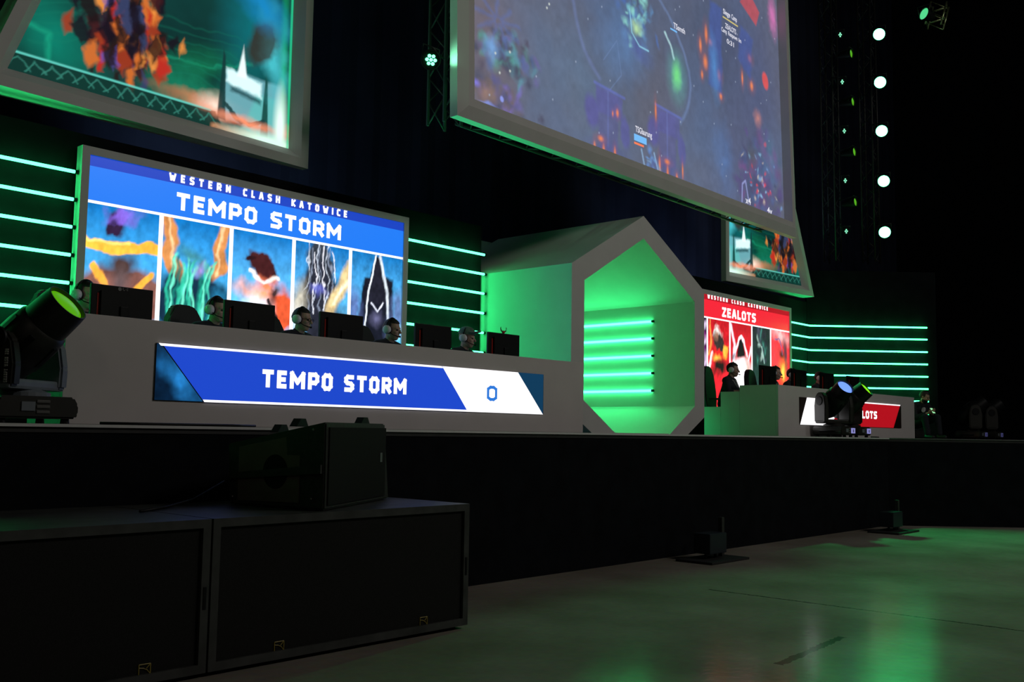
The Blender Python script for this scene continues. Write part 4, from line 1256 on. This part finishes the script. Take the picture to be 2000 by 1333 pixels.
def headset(label, t, M0):
    """white-cup headset placed at a seated player's head"""
    q = thing('headset', label, 'headset', t.location, 0, 'white headsets of the players')
    q.rotation_euler = t.rotation_euler
    for s_ in (-1, 1):
        bm = B(); lathe(bm, [(0, 0.05), (0.03, 0.048), (0.046, 0.036), (0.05, 0.016), (0.046, 0.0), (0, 0)], 24, M0 @ Matrix.Translation((s_ * 0.083, 0.012, -0.005)) @ Matrix.Rotation(s_ * PI / 2, 4, 'Y'))
        obj('ear_cup', bm, M_CUP, q, True, 50)
        bm = B(); lathe(bm, [(0.048, 0.0), (0.048, -0.014), (0.03, -0.016), (0.03, 0)], 24, M0 @ Matrix.Translation((s_ * 0.083, 0.012, -0.005)) @ Matrix.Rotation(s_ * PI / 2, 4, 'Y'))
        obj('ear_pad', bm, M_PLASTIC, q, True, 50)
    bm = B()
    tube(bm, [M0 @ Vector((0.113 * math.cos(a), 0.012, 0.02 + 0.115 * math.sin(a))) for a in [PI * k / 16 for k in range(17)]], 0.009, 8)
    obj('headband', bm, M_PLASTIC, q, True)
    bm = B()
    tube(bm, [M0 @ Vector((-0.105, -0.01, -0.02)), M0 @ Vector((-0.095, -0.07, -0.055)), M0 @ Vector((-0.06, -0.115, -0.068)), M0 @ Vector((-0.03, -0.13, -0.068))], [0.004, 0.004, 0.005, 0.012], 8)
    obj('microphone', bm, M_PLASTIC, q, True)
    return q

def make_chair(label, loc, rz):
    t = thing('gaming_chair', label, 'chair', loc, rz, 'black gaming chairs of the players')
    bm = B(); box(bm, -0.25, 0.25, -0.25, 0.24, 0.36, 0.445, 0.03, 3); obj('seat', bm, M_CUSH, t, True, 40)
    bm = B()
    pr = [(-0.2, 0.46), (0.2, 0.46), (0.26, 0.62), (0.25, 0.9), (0.2, 1.06), (0.15, 1.17), (0.08, 1.2), (-0.08, 1.2), (-0.15, 1.17), (-0.2, 1.06), (-0.25, 0.9), (-0.26, 0.62)]
    prism(bm, pr, 'y', 0.0, 0.09)
    for v in bm.verts: v.co.y += 0.22 + 0.10 * (v.co.z - 0.46)
    bmesh.ops.bevel(bm, geom=bm.edges[:], offset=0.018, segments=2, affect='EDGES')
    obj('backrest', bm, M_CUSH, t, True, 40)
    for s_ in (-1, 1):
        bm = B()
        tube(bm, [(s_ * 0.25, 0.0, 0.40), (s_ * 0.30, 0.0, 0.43), (s_ * 0.30, 0.0, 0.60)], 0.018, 8)
        box(bm, s_ * 0.30 - 0.04, s_ * 0.30 + 0.04, -0.10, 0.16, 0.60, 0.63, 0.008)
        obj('armrest', bm, M_PLASTIC, t)
    bm = B(); tube(bm, [(0, 0, 0.09), (0, 0, 0.37)], 0.03, 12); obj('gas_column', bm, M_PLASTIC, t, True, 40)
    for k in range(5):
        a = 2 * PI * k / 5 + 0.3
        bm = B(); tube(bm, [(0, 0, 0.11), (0.29 * math.cos(a), 0.29 * math.sin(a), 0.075)], [0.03, 0.02], 8)
        lg = obj('leg', bm, M_PLASTIC, t, True, 40)
        bm = B(); lathe(bm, [(0, -0.02), (0.029, -0.02), (0.029, 0.02), (0, 0.02)], 14, Matrix.Translation((0.29 * math.cos(a), 0.29 * math.sin(a), 0.031)) @ Matrix.Rotation(PI / 2, 4, 'X'))
        obj('caster', bm, M_PLASTIC, lg, True, 40)
    return t

PY = 8.72
pl = [
    ('player lit green at the left end of the blue team desk, half hidden by monitor', 3.98, 0.35, {}, True),
    ('second player from the left at the blue team desk, face behind monitor edge', 5.27, 0.35, {}, True),
    ('player in glasses in the middle of the blue team desk', 6.27, 0.42, {'extras': ('glasses',)}, True),
    ('short-haired player seated fourth at the blue team desk', 7.51, 0.30, {}, True),
    ('player in a green cap at the right end of the blue team desk', 8.71, 0.38, {'extras': ('cap',)}, False),
    ('dark-haired player in black seated side-on at the left end of the red desk', 15.43, 0.30, {}, True),
    ('second player from the left at the red team desk, mostly behind monitors', 16.58, 0.30, {}, True),
    ('third player from the left at the red team desk, pale face low behind the desk', 17.24, 0.30, {}, True),
    ('player at the red team desk nearest the twin spotlights, only headset showing', 18.38, 0.30, {}, True),
]
hs_names = ['headset with white ear cup on the green-lit leftmost player', 'headset with white ear cup on the second player of the blue desk', 'headset with white ear cup on the player in glasses',
            'headset with white ear cup on the short-haired fourth player', 'headset with white ear cup worn over the green cap', 'headset with green-lit ear cup on the side-on player of the red desk',
            'headset on the second player of the red desk', 'headset on the third player of the red desk', 'headset on the red desk player nearest the twin spotlights']
ch_names = ['black gaming chair behind the green-lit leftmost player', 'black gaming chair behind the second player of the blue desk', 'black gaming chair behind the player in glasses', 'black gaming chair behind the short-haired fourth player', 'black gaming chair behind the player in the green cap',
            'black gaming chair behind the side-on player of the red desk', 'black gaming chair behind the second player of the red desk', 'black gaming chair behind the third player of the red desk', 'black gaming chair behind the red desk player nearest the spotlights']
chair0 = None
for i, (lab, x, rz, kw, hr) in enumerate(pl):
    t, M0, H = person(lab, (x, PY + (0.2 if i == 5 else 0), SZ + (-0.0)), rz * 0.6, hair=hr, turn=rz * 0.5, **kw)
    headset(hs_names[i], t, M0)
    if chair0 is None:
        chair0 = make_chair(ch_names[i], (x, PY + 0.08, SZ + 0.002), rz * 0.6)
    else:
        dup(chair0, (x, PY + 0.08 + (0.2 if i == 5 else 0), SZ + 0.002), rz * 0.6, ch_names[i])

# seated man at the far right with a phone
MANP = (21.55, 8.0, SZ)
mt, M0, H = person('bearded man in black seated on a low case at far right, looking at a phone', MANP, -0.45, kind='crouch', tilt=0.45, turn=0.5)
bm = B()
bmesh.ops.create_uvsphere(bm, u_segments=24, v_segments=16, radius=1, matrix=Matrix.Translation((0, -0.03, -0.05)) @ Matrix.Diagonal((0.070, 0.076, 0.075, 1)))
bmesh.ops.delete(bm, geom=[v for v in bm.verts if v.co.z > -0.045 or v.co.y > 0.02], context='VERTS')
bmesh.ops.transform(bm, matrix=M0, verts=bm.verts)
obj('beard', bm, M_HAIR, mt, True)
bm = B()
Mq = Matrix.Translation((-0.045, -0.245, 0.60)) @ Matrix.Rotation(PI / 2 + 0.25, 4, 'X')
lathe(bm, [(0, 0), (0.055, 0), (0.055, 0.004), (0, 0.004)], 24, Mq)
obj('chest_emblem', bm, mat('emblem_grey', (0.6, 0.6, 0.6), 0.7, var=0.5, scale=30), mt)
ph = thing('phone', 'small lit phone held by the seated man at far right', 'phone', (MANP[0] - 0.03 * 0.9 - 0.475 * 0.435, MANP[1] - 0.475 * 0.9 + 0.013, SZ + 0.575), 0.3)
ph.rotation_euler = (0.9, 0, -0.45)
bm = B(); box(bm, -0.036, 0.036, -0.075, 0.075, -0.004, 0.004, 0.002); obj('case', bm, M_PLASTIC, ph)
bm = B(); box(bm, -0.032, 0.032, -0.068, 0.068, 0.0041, 0.005); obj('display', bm, glow('phone_glow', (0.4, 1.0, 0.5), 0.9), ph)
cs = thing('flight_case', 'low black flight case under the seated man at far right', 'case', (MANP[0] + 0.05, MANP[1] + 0.11, SZ + 0.002), -0.45)
bm = B(); box(bm, -0.3, 0.3, -0.2, 0.25, 0, 0.20, 0.01); obj('shell', bm, M_BLACK, cs)
bm = B()
for z in (0.012, 0.17): box(bm, -0.305, 0.305, -0.205, 0.255, z, z + 0.02)
obj('edging', bm, M_TRUSS, cs)

# ------------------------------------------------------------------ moving head spotlights
def moving_head(name, label, loc, pan, tilt, lens_m, s=1.0, text=False, disp=True, big_head=1.0, group='moving head spotlights on the stage edge'):
    """pan: heading of the lens about z (local +y at 0); tilt: elevation of the barrel"""
    t = thing(name, label, 'spotlight', loc, 0, group)
    def S(o):
        return o
    # base
    bm = B()
    pr = [(-0.235, 0.03), (0.235, 0.03), (0.25, 0.06), (0.25, 0.115), (0.22, 0.165), (-0.22, 0.165), (-0.25, 0.115), (-0.25, 0.06)]
    prism(bm, [(p[0], p[1]) for p in pr], 'y', -0.235, 0.235)
    bmesh.ops.bevel(bm, geom=bm.edges[:], offset=0.012, segments=2, affect='EDGES')
    base = obj('base', bm, M_FIX, t)
    for x in (-0.19, 0.19):
        for y in (-0.18, 0.18):
            bm = B(); lathe(bm, [(0, 0), (0.028, 0), (0.024, 0.035), (0, 0.035)], 12, Matrix.Translation((x, y, 0.0)))
            obj('foot', bm, M_PLASTIC, base)
    bm = B(); box(bm, -0.1, -0.02, -0.242, -0.2352, 0.075, 0.13); obj('panel', bm, M_FIXG, base)
    for k in range(3):
        bm = B(); box(bm, -0.01, 0.07, -0.241, -0.2352, 0.06 + 0.032 * k, 0.078 + 0.032 * k, 0.003)
        obj('button', bm, mat('button_grey', (0.12, 0.12, 0.11), 0.5), base)
    for sx in (-1, 1):
        bm = B(); tube(bm, [(sx * 0.25, -0.12, 0.09), (sx * 0.285, -0.1, 0.09), (sx * 0.285, 0.1, 0.09), (sx * 0.25, 0.12, 0.09)], 0.012, 8)
        obj('handle', bm, M_PLASTIC, base, True)
    if disp:
        bm = B(); box(bm, 0.09, 0.225, -0.241, -0.2352, 0.06, 0.14); obj('status_display', bm, glow('status_glow', lin((140, 140, 205)), 0.9) if disp == 1 else glow('status_dim', lin((90, 90, 150)), 0.35), base)
        bm = B(); box(bm, 0.145, 0.17, -0.243, -0.2412, 0.075, 0.12); obj('status_symbol', bm, M_PLASTIC, base)
    # yoke
    Mz = Matrix.Rotation(pan, 4, 'Z')
    bm = B()
    lathe(bm, [(0, 0.16), (0.16, 0.16), (0.16, 0.19), (0.1, 0.21), (0, 0.21)], 24)
    box(bm, -0.285, 0.285, -0.10, 0.10, 0.205, 0.27, 0.02)
    bmesh.ops.transform(bm, matrix=Mz, verts=bm.verts)
    yk = obj('yoke', bm, M_FIXG if text else M_FIX, t)
    at_ = 0.555 if text else 0.68
    for sx in (-1, 1):
        bm = B()
        prism(bm, [(-0.12, 0.22), (0.12, 0.22), (0.125, at_ - 0.2), (0.10, at_ - 0.06), (0.05, at_), (-0.05, at_), (-0.10, at_ - 0.06), (-0.125, at_ - 0.2)], 'x', sx * 0.205, sx * 0.285)
        bmesh.ops.bevel(bm, geom=bm.edges[:], offset=0.014, segments=2, affect='EDGES')
        bmesh.ops.transform(bm, matrix=Mz, verts=bm.verts)
        ar = obj('yoke_arm', bm, M_FIX if (sx > 0 or not text) else M_FIXG, t)
        if text and sx > 0:
            bm = B(); letters(bm, 'SHARPY WASH 330', 0, 0, 0.20, 0.022, 0.005, 0.25, 0.6, 0.0, -0.002)
            # upright reading lettering on the outer face of the arm
            Mt = Mz @ Matrix(((0, -1, 0, 0.2875), (0, 0, -1, 0.085), (1, 0, 0, 0.24), (0, 0, 0, 1)))
            bmesh.ops.transform(bm, matrix=Mt, verts=bm.verts)
            obj('printed_lettering', bm, M_WRITE, ar)
        bm = B()
        lathe(bm, [(0, 0), (0.07, 0), (0.065, 0.012), (0, 0.012)], 20, Mz @ Matrix.Translation((sx * 0.285, 0, 0.51 if text else 0.55)) @ Matrix.Rotation(sx * PI / 2, 4, 'Y'))
        obj('pivot_cap', bm, M_PLASTIC, ar, True, 40)
    # head: barrel along local y then tilted
    ex = 0.02 if text else 0.0
    Mh = Mz @ Matrix.Translation((0, 0, 0.51 if text else 0.55)) @ Matrix.Rotation(tilt, 4, 'X') @ Matrix.Rotation(-PI / 2, 4, 'X')
    bm = B()
    lathe(bm, [(0, -0.33), (0.05, -0.335), (0.11, -0.29), (0.155, -0.2), (0.175, -0.08), (0.175, 0.05), (0.165, 0.15), (0.148, 0.17), (0.148, 0.19), (0.142, 0.30 + ex), (0.137, 0.345 + ex), (0.130, 0.345 + ex), (0.128, 0.30 + ex)], 36, Mh)
    hd = obj('head', bm, M_PLASTIC if not text else M_FIX, t, True, 35)
    for k in range(6):
        bm = B(); box(bm, -0.02, 0.02, 0.166, 0.180, -0.05, 0.12, 0.004)
        bmesh.ops.transform(bm, matrix=Mh @ Matrix.Rotation(2 * PI * k / 6, 4, 'Z'), verts=bm.verts)
        obj('cooling_rib', bm, M_PLASTIC, hd)
    bm = B()
    lathe(bm, [(0.1285, 0.30 + ex), (0.115, 0.325 + ex), (0.08, 0.338 + ex), (0, 0.342 + ex)], 36, Mh)
    obj('lens', bm, lens_m, hd, True)
    if s != 1.0:
        t.scale = (s, s, s)
    return t
L_GREEN = glow('lens_green', lin((110, 215, 10)), 0.55)
L_GREEN2 = glow('lens_bright_green', lin((130, 235, 10)), 1.1)
L_BLUE = glow('lens_blue', lin((110, 150, 255)), 1.3)
L_OFF = mat('lens_off', (0.05, 0.06, 0.06), 0.1)
def heading(dx, df):
    """pan whose lens heading is dx along image right and df away from the viewer"""
    h = rt * dx + Vector((fw.x, fw.y, 0)).normalized() * df
    return math.atan2(h.y, h.x) - PI / 2
moving_head('moving_head_spotlight', 'large spotlight with yellow-green lens at the left end of the stage edge', (3.05, 7.52, SZ + 0.002), heading(0.98, -0.14), math.radians(42), L_GREEN, 1.16, True, 0)
moving_head('moving_head_spotlight', 'spotlight with glowing blue lens before the red team desk', (16.45, 7.5, SZ + 0.002), heading(0.35, -0.75), math.radians(40), L_BLUE, 1.1)
moving_head('moving_head_spotlight', 'spotlight with lime-green lens before the red team desk', (17.1, 7.5, SZ + 0.002), heading(0.75, -0.5), math.radians(40), L_GREEN2, 1.1)
moving_head('moving_head_spotlight', 'unlit spotlight on the dark stage wing, left of two', (24.5, 7.85, SZ + 0.002), heading(0.95, -0.1), math.radians(38), L_OFF, 1.15, False, 2)
moving_head('moving_head_spotlight', 'unlit spotlight on the dark stage wing, right of two', (25.65, 7.85, SZ + 0.002), heading(0.95, -0.1), math.radians(38), L_OFF, 1.15, False, 2)
bm = B()
tube(bm, [(3.6, 7.45, SZ + 0.012), (3.9, 7.38, SZ + 0.012), (4.3, 7.42, SZ + 0.012), (4.7, 7.36, SZ + 0.012), (5.0, 7.5, SZ + 0.012)], 0.011, 8)
tag(obj('power_cable', bm, M_PLASTIC, None, True), 'black cable lying along the stage edge below the blue score strip', 'cable')
bm = B()
tube(bm, [(17.8, 7.42, SZ + 0.012), (18.2, 7.45, SZ + 0.012), (18.5, 7.6, SZ + 0.012), (18.7, 7.75, SZ + 0.012)], 0.011, 8)
tag(obj('power_cable', bm, M_PLASTIC, None, True), 'black cable on the stage right of the lime-green spotlight', 'cable')

# ------------------------------------------------------------------ subwoofers and speaker in front of the stage
def subwoofer(label, x0, x1, badges):
    t = thing('subwoofer', label, 'subwoofer', (x0, 5.74, 0), 0, 'black subwoofers before the stage')
    L_ = x1 - x0
    bm = B()
    f = 0.055
    O2 = [(0, 0.03), (L_, 0.03), (L_, 0.98), (0, 0.98)]
    I2 = [(f, 0.03 + f), (L_ - f, 0.03 + f), (L_ - f, 0.98 - f), (f, 0.98 - f)]
    loops(bm, [(O2, 1.36), (O2, 0.0), (I2, 0.0), (I2, 0.03)])
    cb = obj('cabinet', bm, M_CABTOP, t)
    bm = B(); box(bm, f - 0.002, L_ - f + 0.002, 0.022, 0.031, 0.03 + f - 0.002, 0.98 - f + 0.002); obj('grille', bm, M_GRILLE, t)
    for x in (0.15, L_ / 2, L_ - 0.15):
        for y in (0.1, 1.2):
            bm = B(); box(bm, x - 0.06, x + 0.06, y - 0.05, y + 0.05, 0.001, 0.03); obj('skid', bm, M_PLASTIC, t)
    for bx in badges:
        bm = B()
        x, z, r_ = bx - x0, 0.105, 0.037
        for a, b_ in (((-r_, -r_), (r_, -r_)), ((r_, -r_), (r_, r_)), ((r_, r_), (-r_, r_)), ((-r_, r_), (-r_, -r_))):
            tube(bm, [(x + a[0], 0.018, z + a[1]), (x + b_[0], 0.018, z + b_[1])], 0.0035, 6)
        tube(bm, [(x - r_ + 2 * r_ * math.sin(q), 0.018, z - r_ + 1.5 * r_ * math.cos(q)) for q in (0, 0.4, 0.8, 1.2, 1.5)], 0.003, 6)
        tube(bm, [(x + 0.3 * r_, 0.018, z + 0.3 * r_), (x + r_, 0.018, z + r_)], 0.003, 6)
        obj('badge', bm, M_GOLD, t)
    bm = B(); box(bm, L_ - 0.04, L_ - 0.018, -0.004, 0.001, 0.42, 0.56, 0.002); obj('latch', bm, M_PLASTIC, t)
    return t
subwoofer('wide black subwoofer at the lower left corner with one gold badge', 1.1, 3.535, (3.135,))
subwoofer('wide black subwoofer under the wedge speaker with two gold badges', 3.55, 5.86, (4.09, 5.40))
bm = B(); 
for x in (1.95, 2.75): box(bm, x, x + 0.012, 5.76, 7.08, 0.9805, 0.983)
# wedge speaker
N_, R_, L2, M_ = Vector((4.45, 5.79)), Vector((5.68, 6.52)), Vector((4.29, 6.74)), Vector((5.28, 7.02))
bz = 0.983
ws = thing('stage_speaker', 'black wedge-shaped speaker with round side port on the subwoofer', 'speaker', (N_.x, N_.y, bz))
def P3(p, z): return Vector((p.x - N_.x, p.y - N_.y, z))
bm = B()
lo = [bm.verts.new(P3(p, 0.004)) for p in (N_, R_, M_, L2)]
hi = [bm.verts.new(P3(p, z)) for p, z in ((N_.lerp(R_, -0.01), 0.625), (R_.lerp(N_, 0.1), 0.63), (M_, 0.46), (L2.lerp(N_, -0.04), 0.455))]
bm.faces.new(lo[::-1]); bm.faces.new(hi)
for i in range(4): bm.faces.new((lo[i], lo[(i + 1) % 4], hi[(i + 1) % 4], hi[i]))
bmesh.ops.recalc_face_normals(bm, faces=bm.faces)
bmesh.ops.bevel(bm, geom=bm.edges[:], offset=0.012, segments=2, affect='EDGES')
obj('cabinet', bm, M_CAB, ws)
def face_quad(A, Bv, a0, a1, t0, t1, hA, hB, off, dp):
    """slab on the face between plan points A and B (fractions a along, t up)"""
    d = (Bv - A).normalized(); n = Vector((d.y, -d.x))
    if n.dot((A + Bv) / 2 - (N_ + R_ + M_ + L2) / 4) < 0: n = -n
    q = []
    for a, t in ((a0, t0), (a1, t0), (a1, t1), (a0, t1)):
        p = A.lerp(Bv, a); h = hA + (hB - hA) * a
        q.append((p, h * t, n))
    b2 = B()
    f0 = [b2.verts.new((p.x - N_.x + n.x * off, p.y - N_.y + n.y * off, z)) for p, z, n in q]
    f1 = [b2.verts.new((p.x - N_.x + n.x * (off + dp), p.y - N_.y + n.y * (off + dp), z)) for p, z, n in q]
    b2.faces.new(f0); b2.faces.new(f1[::-1])
    for i in range(4): b2.faces.new((f0[i], f0[(i + 1) % 4], f1[(i + 1) % 4], f1[i]))
    return b2
obj('grille', face_quad(N_, R_, 0.03, 0.9, 0.06, 0.94, 0.625, 0.63, 0.0, 0.012), M_GRILLE, ws)
obj('badge', face_quad(N_, R_, 0.80, 0.835, 0.5, 0.62, 0.625, 0.63, 0.013, 0.003), mat('badge_grey', (0.2, 0.24, 0.22), 0.4), ws)
M_BROWN = mat('brown_black_plate', (0.15, 0.12, 0.095), 0.55)
obj('side_plate', face_quad(N_, L2, 0.25, 0.9, 0.08, 0.92, 0.625, 0.455, 0.0, 0.008), M_BROWN, ws)
obj('side_bar', face_quad(N_, L2, 0.02, 0.98, 0.42, 0.52, 0.625, 0.455, 0.009, 0.02), M_CAB, ws)
d = (L2 - N_).normalized(); n = Vector((d.y, -d.x))
if n.dot(N_ + d * 0.4 - (N_ + R_ + M_ + L2) / 4) < 0: n = -n
cpos = N_.lerp(L2, 0.5)
bm = B()
lathe(bm, [(0, 0), (0.125, 0), (0.125, 0.0015), (0, 0.0015)], 28, Matrix.Translation((cpos.x - N_.x + n.x * 0.0085, cpos.y - N_.y + n.y * 0.0085, 0.26)) @ Vector((n.x, n.y, 0)).to_track_quat('Z', 'Y').to_matrix().to_4x4())
obj('port', bm, M_GRILLE, ws)
for a, z in ((0.12, 0.57), (0.12, 0.08), (0.95, 0.06), (0.08, 0.31)):
    p = N_.lerp(L2, a)
    bm = B(); ball(bm, (p.x - N_.x + n.x * 0.01, p.y - N_.y + n.y * 0.01, z), (0.01, 0.01, 0.01), 10, 8); obj('screw', bm, M_METAL, ws, True)
for p, z in ((N_.lerp(L2, 0.55).lerp(M_, 0.15), 0.545), (N_.lerp(L2, 0.30).lerp(M_, 0.1), 0.59), (R_.lerp(N_, 0.35).lerp(M_, 0.15), 0.615)):
    bm = B(); prism(bm, [(-0.1, 0), (0.1, 0), (0.05, 0.06), (-0.03, 0.06)], 'y', -0.03, 0.03)
    bmesh.ops.transform(bm, matrix=Matrix.Translation((p.x - N_.x, p.y - N_.y, z)) @ Matrix.Rotation(0.5, 4, 'Z'), verts=bm.verts)
    obj('bracket', bm, M_PLASTIC, ws)
bm = B(); tube(bm, [(4.28, 6.8, 1.15), (4.0, 6.75, 1.03), (3.7, 6.6, 0.995), (3.4, 6.4, 0.993)], 0.01, 8)
tag(obj('speaker_cable', bm, M_PLASTIC, None, True), 'black cable trailing left from the wedge speaker over the subwoofer', 'cable')

# ------------------------------------------------------------------ floor boxes before the stage skirt
def floor_box(label, x, y, s):
    t = thing('floor_box', label, 'floor box', (x, y, 0), 0, 'dark floor boxes before the stage')
    bm = B(); box(bm, -0.55 * s, 0.35 * s, -0.3 * s, 0.22 * s, 0.001, 0.03, 0.005); obj('base_plate', bm, M_BLACK, t)
    bm = B(); box(bm, -0.3 * s, 0.1 * s, -0.12 * s, 0.12 * s, 0.09 * s, 0.34 * s, 0.012); obj('housing', bm, mat('blue_black', (0.02, 0.025, 0.035), 0.4), t)
    for q in (-0.2, 0.02):
        bm = B(); tube(bm, [(q * s, 0, 0.03), (q * s, 0, 0.1 * s)], 0.02 * s, 8); obj('leg', bm, M_BLACK, t)
    bm = B(); box(bm, 0.14 * s, 0.2 * s, -0.03 * s, 0.03 * s, 0.03, 0.52 * s, 0.006); obj('post', bm, M_CAB, t)
    return t
floor_box('dark box and post on a floor plate before the stage, nearer one', 11.35, 6.78, 1.0)
floor_box('dark box and post on a floor plate before the stage, farther one', 17.05, 6.75, 1.0)

# ------------------------------------------------------------------ trusses and hanging lamps
def truss(label, A, Bp, wdt, side, n, name='truss'):
    A, Bp, side = Vector(A), Vector(Bp), Vector(side).normalized()
    t = thing(name, label, 'truss', A)
    d = (Bp - A)
    o2 = d.normalized().cross(side).normalized()
    cs_ = [side * wdt / 2 * a + o2 * wdt / 2 * b_ for a, b_ in ((-1, -1), (1, -1), (1, 1), (-1, 1))]
    for c in cs_:
        bm = B(); tube(bm, [c, c + d], 0.022, 8); obj('chord', bm, M_TRUSS, t, True)
    bm = B()
    for i in range(n):
        for k in range(4):
            a, b_ = (cs_[k], cs_[(k + 1) % 4]) if i % 2 == 0 else (cs_[(k + 1) % 4], cs_[k])
            tube(bm, [a + d * (i / n), b_ + d * ((i + 1) / n)], 0.011, 6)
    obj('lacing', bm, M_TRUSS, t, True)
    return t
truss('dark vertical truss at the left edge of the projection screen', (8.47, 8.86, 5.32), (8.47, 8.86, 12.0), 0.29, (1, 0, 0), 22)
truss('dark horizontal truss behind the bottom of the projection screen', (8.75, 8.80, 5.58), (17.2, 9.09, 5.58), 0.29, (0, 0, 1), 30)
truss('dark vertical truss carrying the column of bright white-green lamps', (22.75, 9.4, 5.6), (22.4, 9.3, 12.5), 0.29, (1, 0, 0), 22)
truss('dark vertical truss carrying the small twin-dot lamps', (22.1, 10.05, 5.6), (21.65, 9.9, 12.5), 0.29, (1, 0, 0), 22)

TOCAM = lambda p: (Vector((0, 0, 1.55)) - Vector(p)).normalized()
def can_light(name, label, p, aim, r, lens_m, group, dots=None, depth=0.22, tail=None):
    t = thing(name, label, 'lamp', p, 0, group)
    Q = Vector(aim).normalized().to_track_quat('Z', 'Y').to_matrix().to_4x4()
    bm = B()
    lathe(bm, [(0, -depth), (r * 0.6, -depth), (r * 1.0, -depth * 0.6), (r * 1.22, -0.03), (r * 1.22, 0.02), (r * 1.12, 0.02), (r * 1.1, -0.01), (0, -0.012)], 28, Q)
    obj('housing', bm, M_PLASTIC, t, True, 40)
    if dots:
        for q in dots:
            bm = B(); lathe(bm, [(0, 0.004), (q[2], 0.0), (q[2], -0.012), (0, -0.012)], 16, Q @ Matrix.Translation((q[0], q[1], 0.005)))
            obj('lens', bm, lens_m, t, True)
    else:
        bm = B(); lathe(bm, [(r * 1.1, -0.008), (r * 0.7, 0.008), (0, 0.014)], 28, Q); obj('lens', bm, lens_m, t, True)
    bm = B()
    s_ = Vector((1, 0, 0)) if abs(Vector(aim).normalized().x) < 0.8 else Vector((0, 1, 0))
    tube(bm, [s_ * r * 1.25 - Vector(aim).normalized() * 0.06, s_ * r * 1.3 + Vector((0, 0, r * 1.6)), -s_ * r * 1.3 + Vector((0, 0, r * 1.6)), -s_ * r * 1.25 - Vector(aim).normalized() * 0.06], 0.012, 6)
    obj('bracket', bm, M_TRUSS, t, True)
    if tail:
        bm = B(); tube(bm, [Vector((0, 0, r * 1.6)), Vector(tail)], 0.015, 6); obj('clamp_arm', bm, M_TRUSS, t, True)
    return t
M_LAMP = glow('lamp_white_green', (1.1, 14.0, 4.5), 1.0)
M_DOT = glow('lamp_mint', (0.35, 1.3, 0.75), 1.0)
M_OVAL = glow('lamp_oval_green', lin((95, 190, 35)), 0.8)
for i, p in enumerate(((22.029, 8.841, 10.713), (22.129, 8.878, 9.624), (22.239, 8.907, 8.523), (22.358, 8.928, 7.388), (22.464, 8.969, 6.229))):
    can_light('stage_lamp', '%s of the five bright round lamps in the right-hand column' % ('topmost', 'second from top', 'middle one', 'fourth from top', 'lowest')[i], p, TOCAM(p), 0.115, M_LAMP, 'column of bright round lamps', tail=(0.28, 0.42, 0.28))
    spot('lamp_beam', Vector(p) + TOCAM(p) * 0.03, (8.0, 3.2, 0.6), 24, 400, GREEN, 0.6, 0.11)
for i, p in enumerate(((21.437, 9.498, 10.688), (21.551, 9.516, 9.622), (21.669, 9.537, 8.51), (21.772, 9.576, 7.386), (21.877, 9.616, 6.238))):
    can_light('led_lamp', '%s of the five small lamps with mint-green dots' % ('topmost', 'second from top', 'middle one', 'fourth from top', 'lowest')[i], p, TOCAM(p), 0.07, M_DOT, 'small dotted lamps',
              dots=[(0.0, 0.035, 0.016), (0.02, 0.0, 0.016), (-0.02, 0.002, 0.016), (0.0, -0.035, 0.016)], depth=0.14, tail=(0.12, 0.3, 0.2))
for i, p in enumerate(((21.634, 9.338, 10.263), (21.742, 9.366, 9.174), (21.854, 9.397, 8.038), (21.958, 9.436, 6.902))):
    a = (rt * 0.80 + TOCAM(p) * 0.60 + Vector((0, 0, 0.18)))
    can_light('oval_lamp', '%s of the four side-turned lamps with dull green lens' % ('topmost', 'second from top', 'third from top', 'lowest')[i], p, a, 0.085, M_OVAL, 'side-turned green lamps', tail=(0.05, 0.4, 0.1), depth=0.3)
p = (22.68, 8.058, 11.193)
can_light('oval_lamp', 'mint-green oval lamp high at the upper right corner', p, -rt * 0.85 + TOCAM(p) * 0.55 + Vector((0, 0, 0.35)), 0.12, glow('lamp_mint_oval', lin((90, 230, 150)), 0.9), 'side-turned green lamps', tail=(0.3, 0.1, 0.3), depth=0.3)
tr = truss('tangled green-lit truss piece beside the mint oval lamp at upper right', (22.98, 7.95, 10.95), (23.1, 7.85, 11.5), 0.34, (1, 0.2, 0), 4)
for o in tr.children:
    o.data.materials.clear(); o.data.materials.append(mat('green_light_tint_metal', (0.5, 0.6, 0.3), 0.3, metal=0.9))  # green lamp light put into the truss metal's base colour
p = (7.981, 8.6, 5.962)
can_light('led_lamp', 'lamp of seven mint-green dots left of the projection screen', p, TOCAM(p) + rt * 0.25, 0.1, glow('lamp_seven', (0.6, 6.0, 2.2), 1.0), 'small dotted lamps',
          dots=[(0, 0, 0.02)] + [(0.05 * math.cos(k * PI / 3), 0.05 * math.sin(k * PI / 3), 0.02) for k in range(6)], depth=0.16, tail=(0.25, 0.05, 0.1))
spot('lamp_glow', (8.03, 8.42, 5.96), (8.19, 8.40, 6.02), 100, 2.6, (0.25, 1.0, 0.55), 0.8, 0.03)
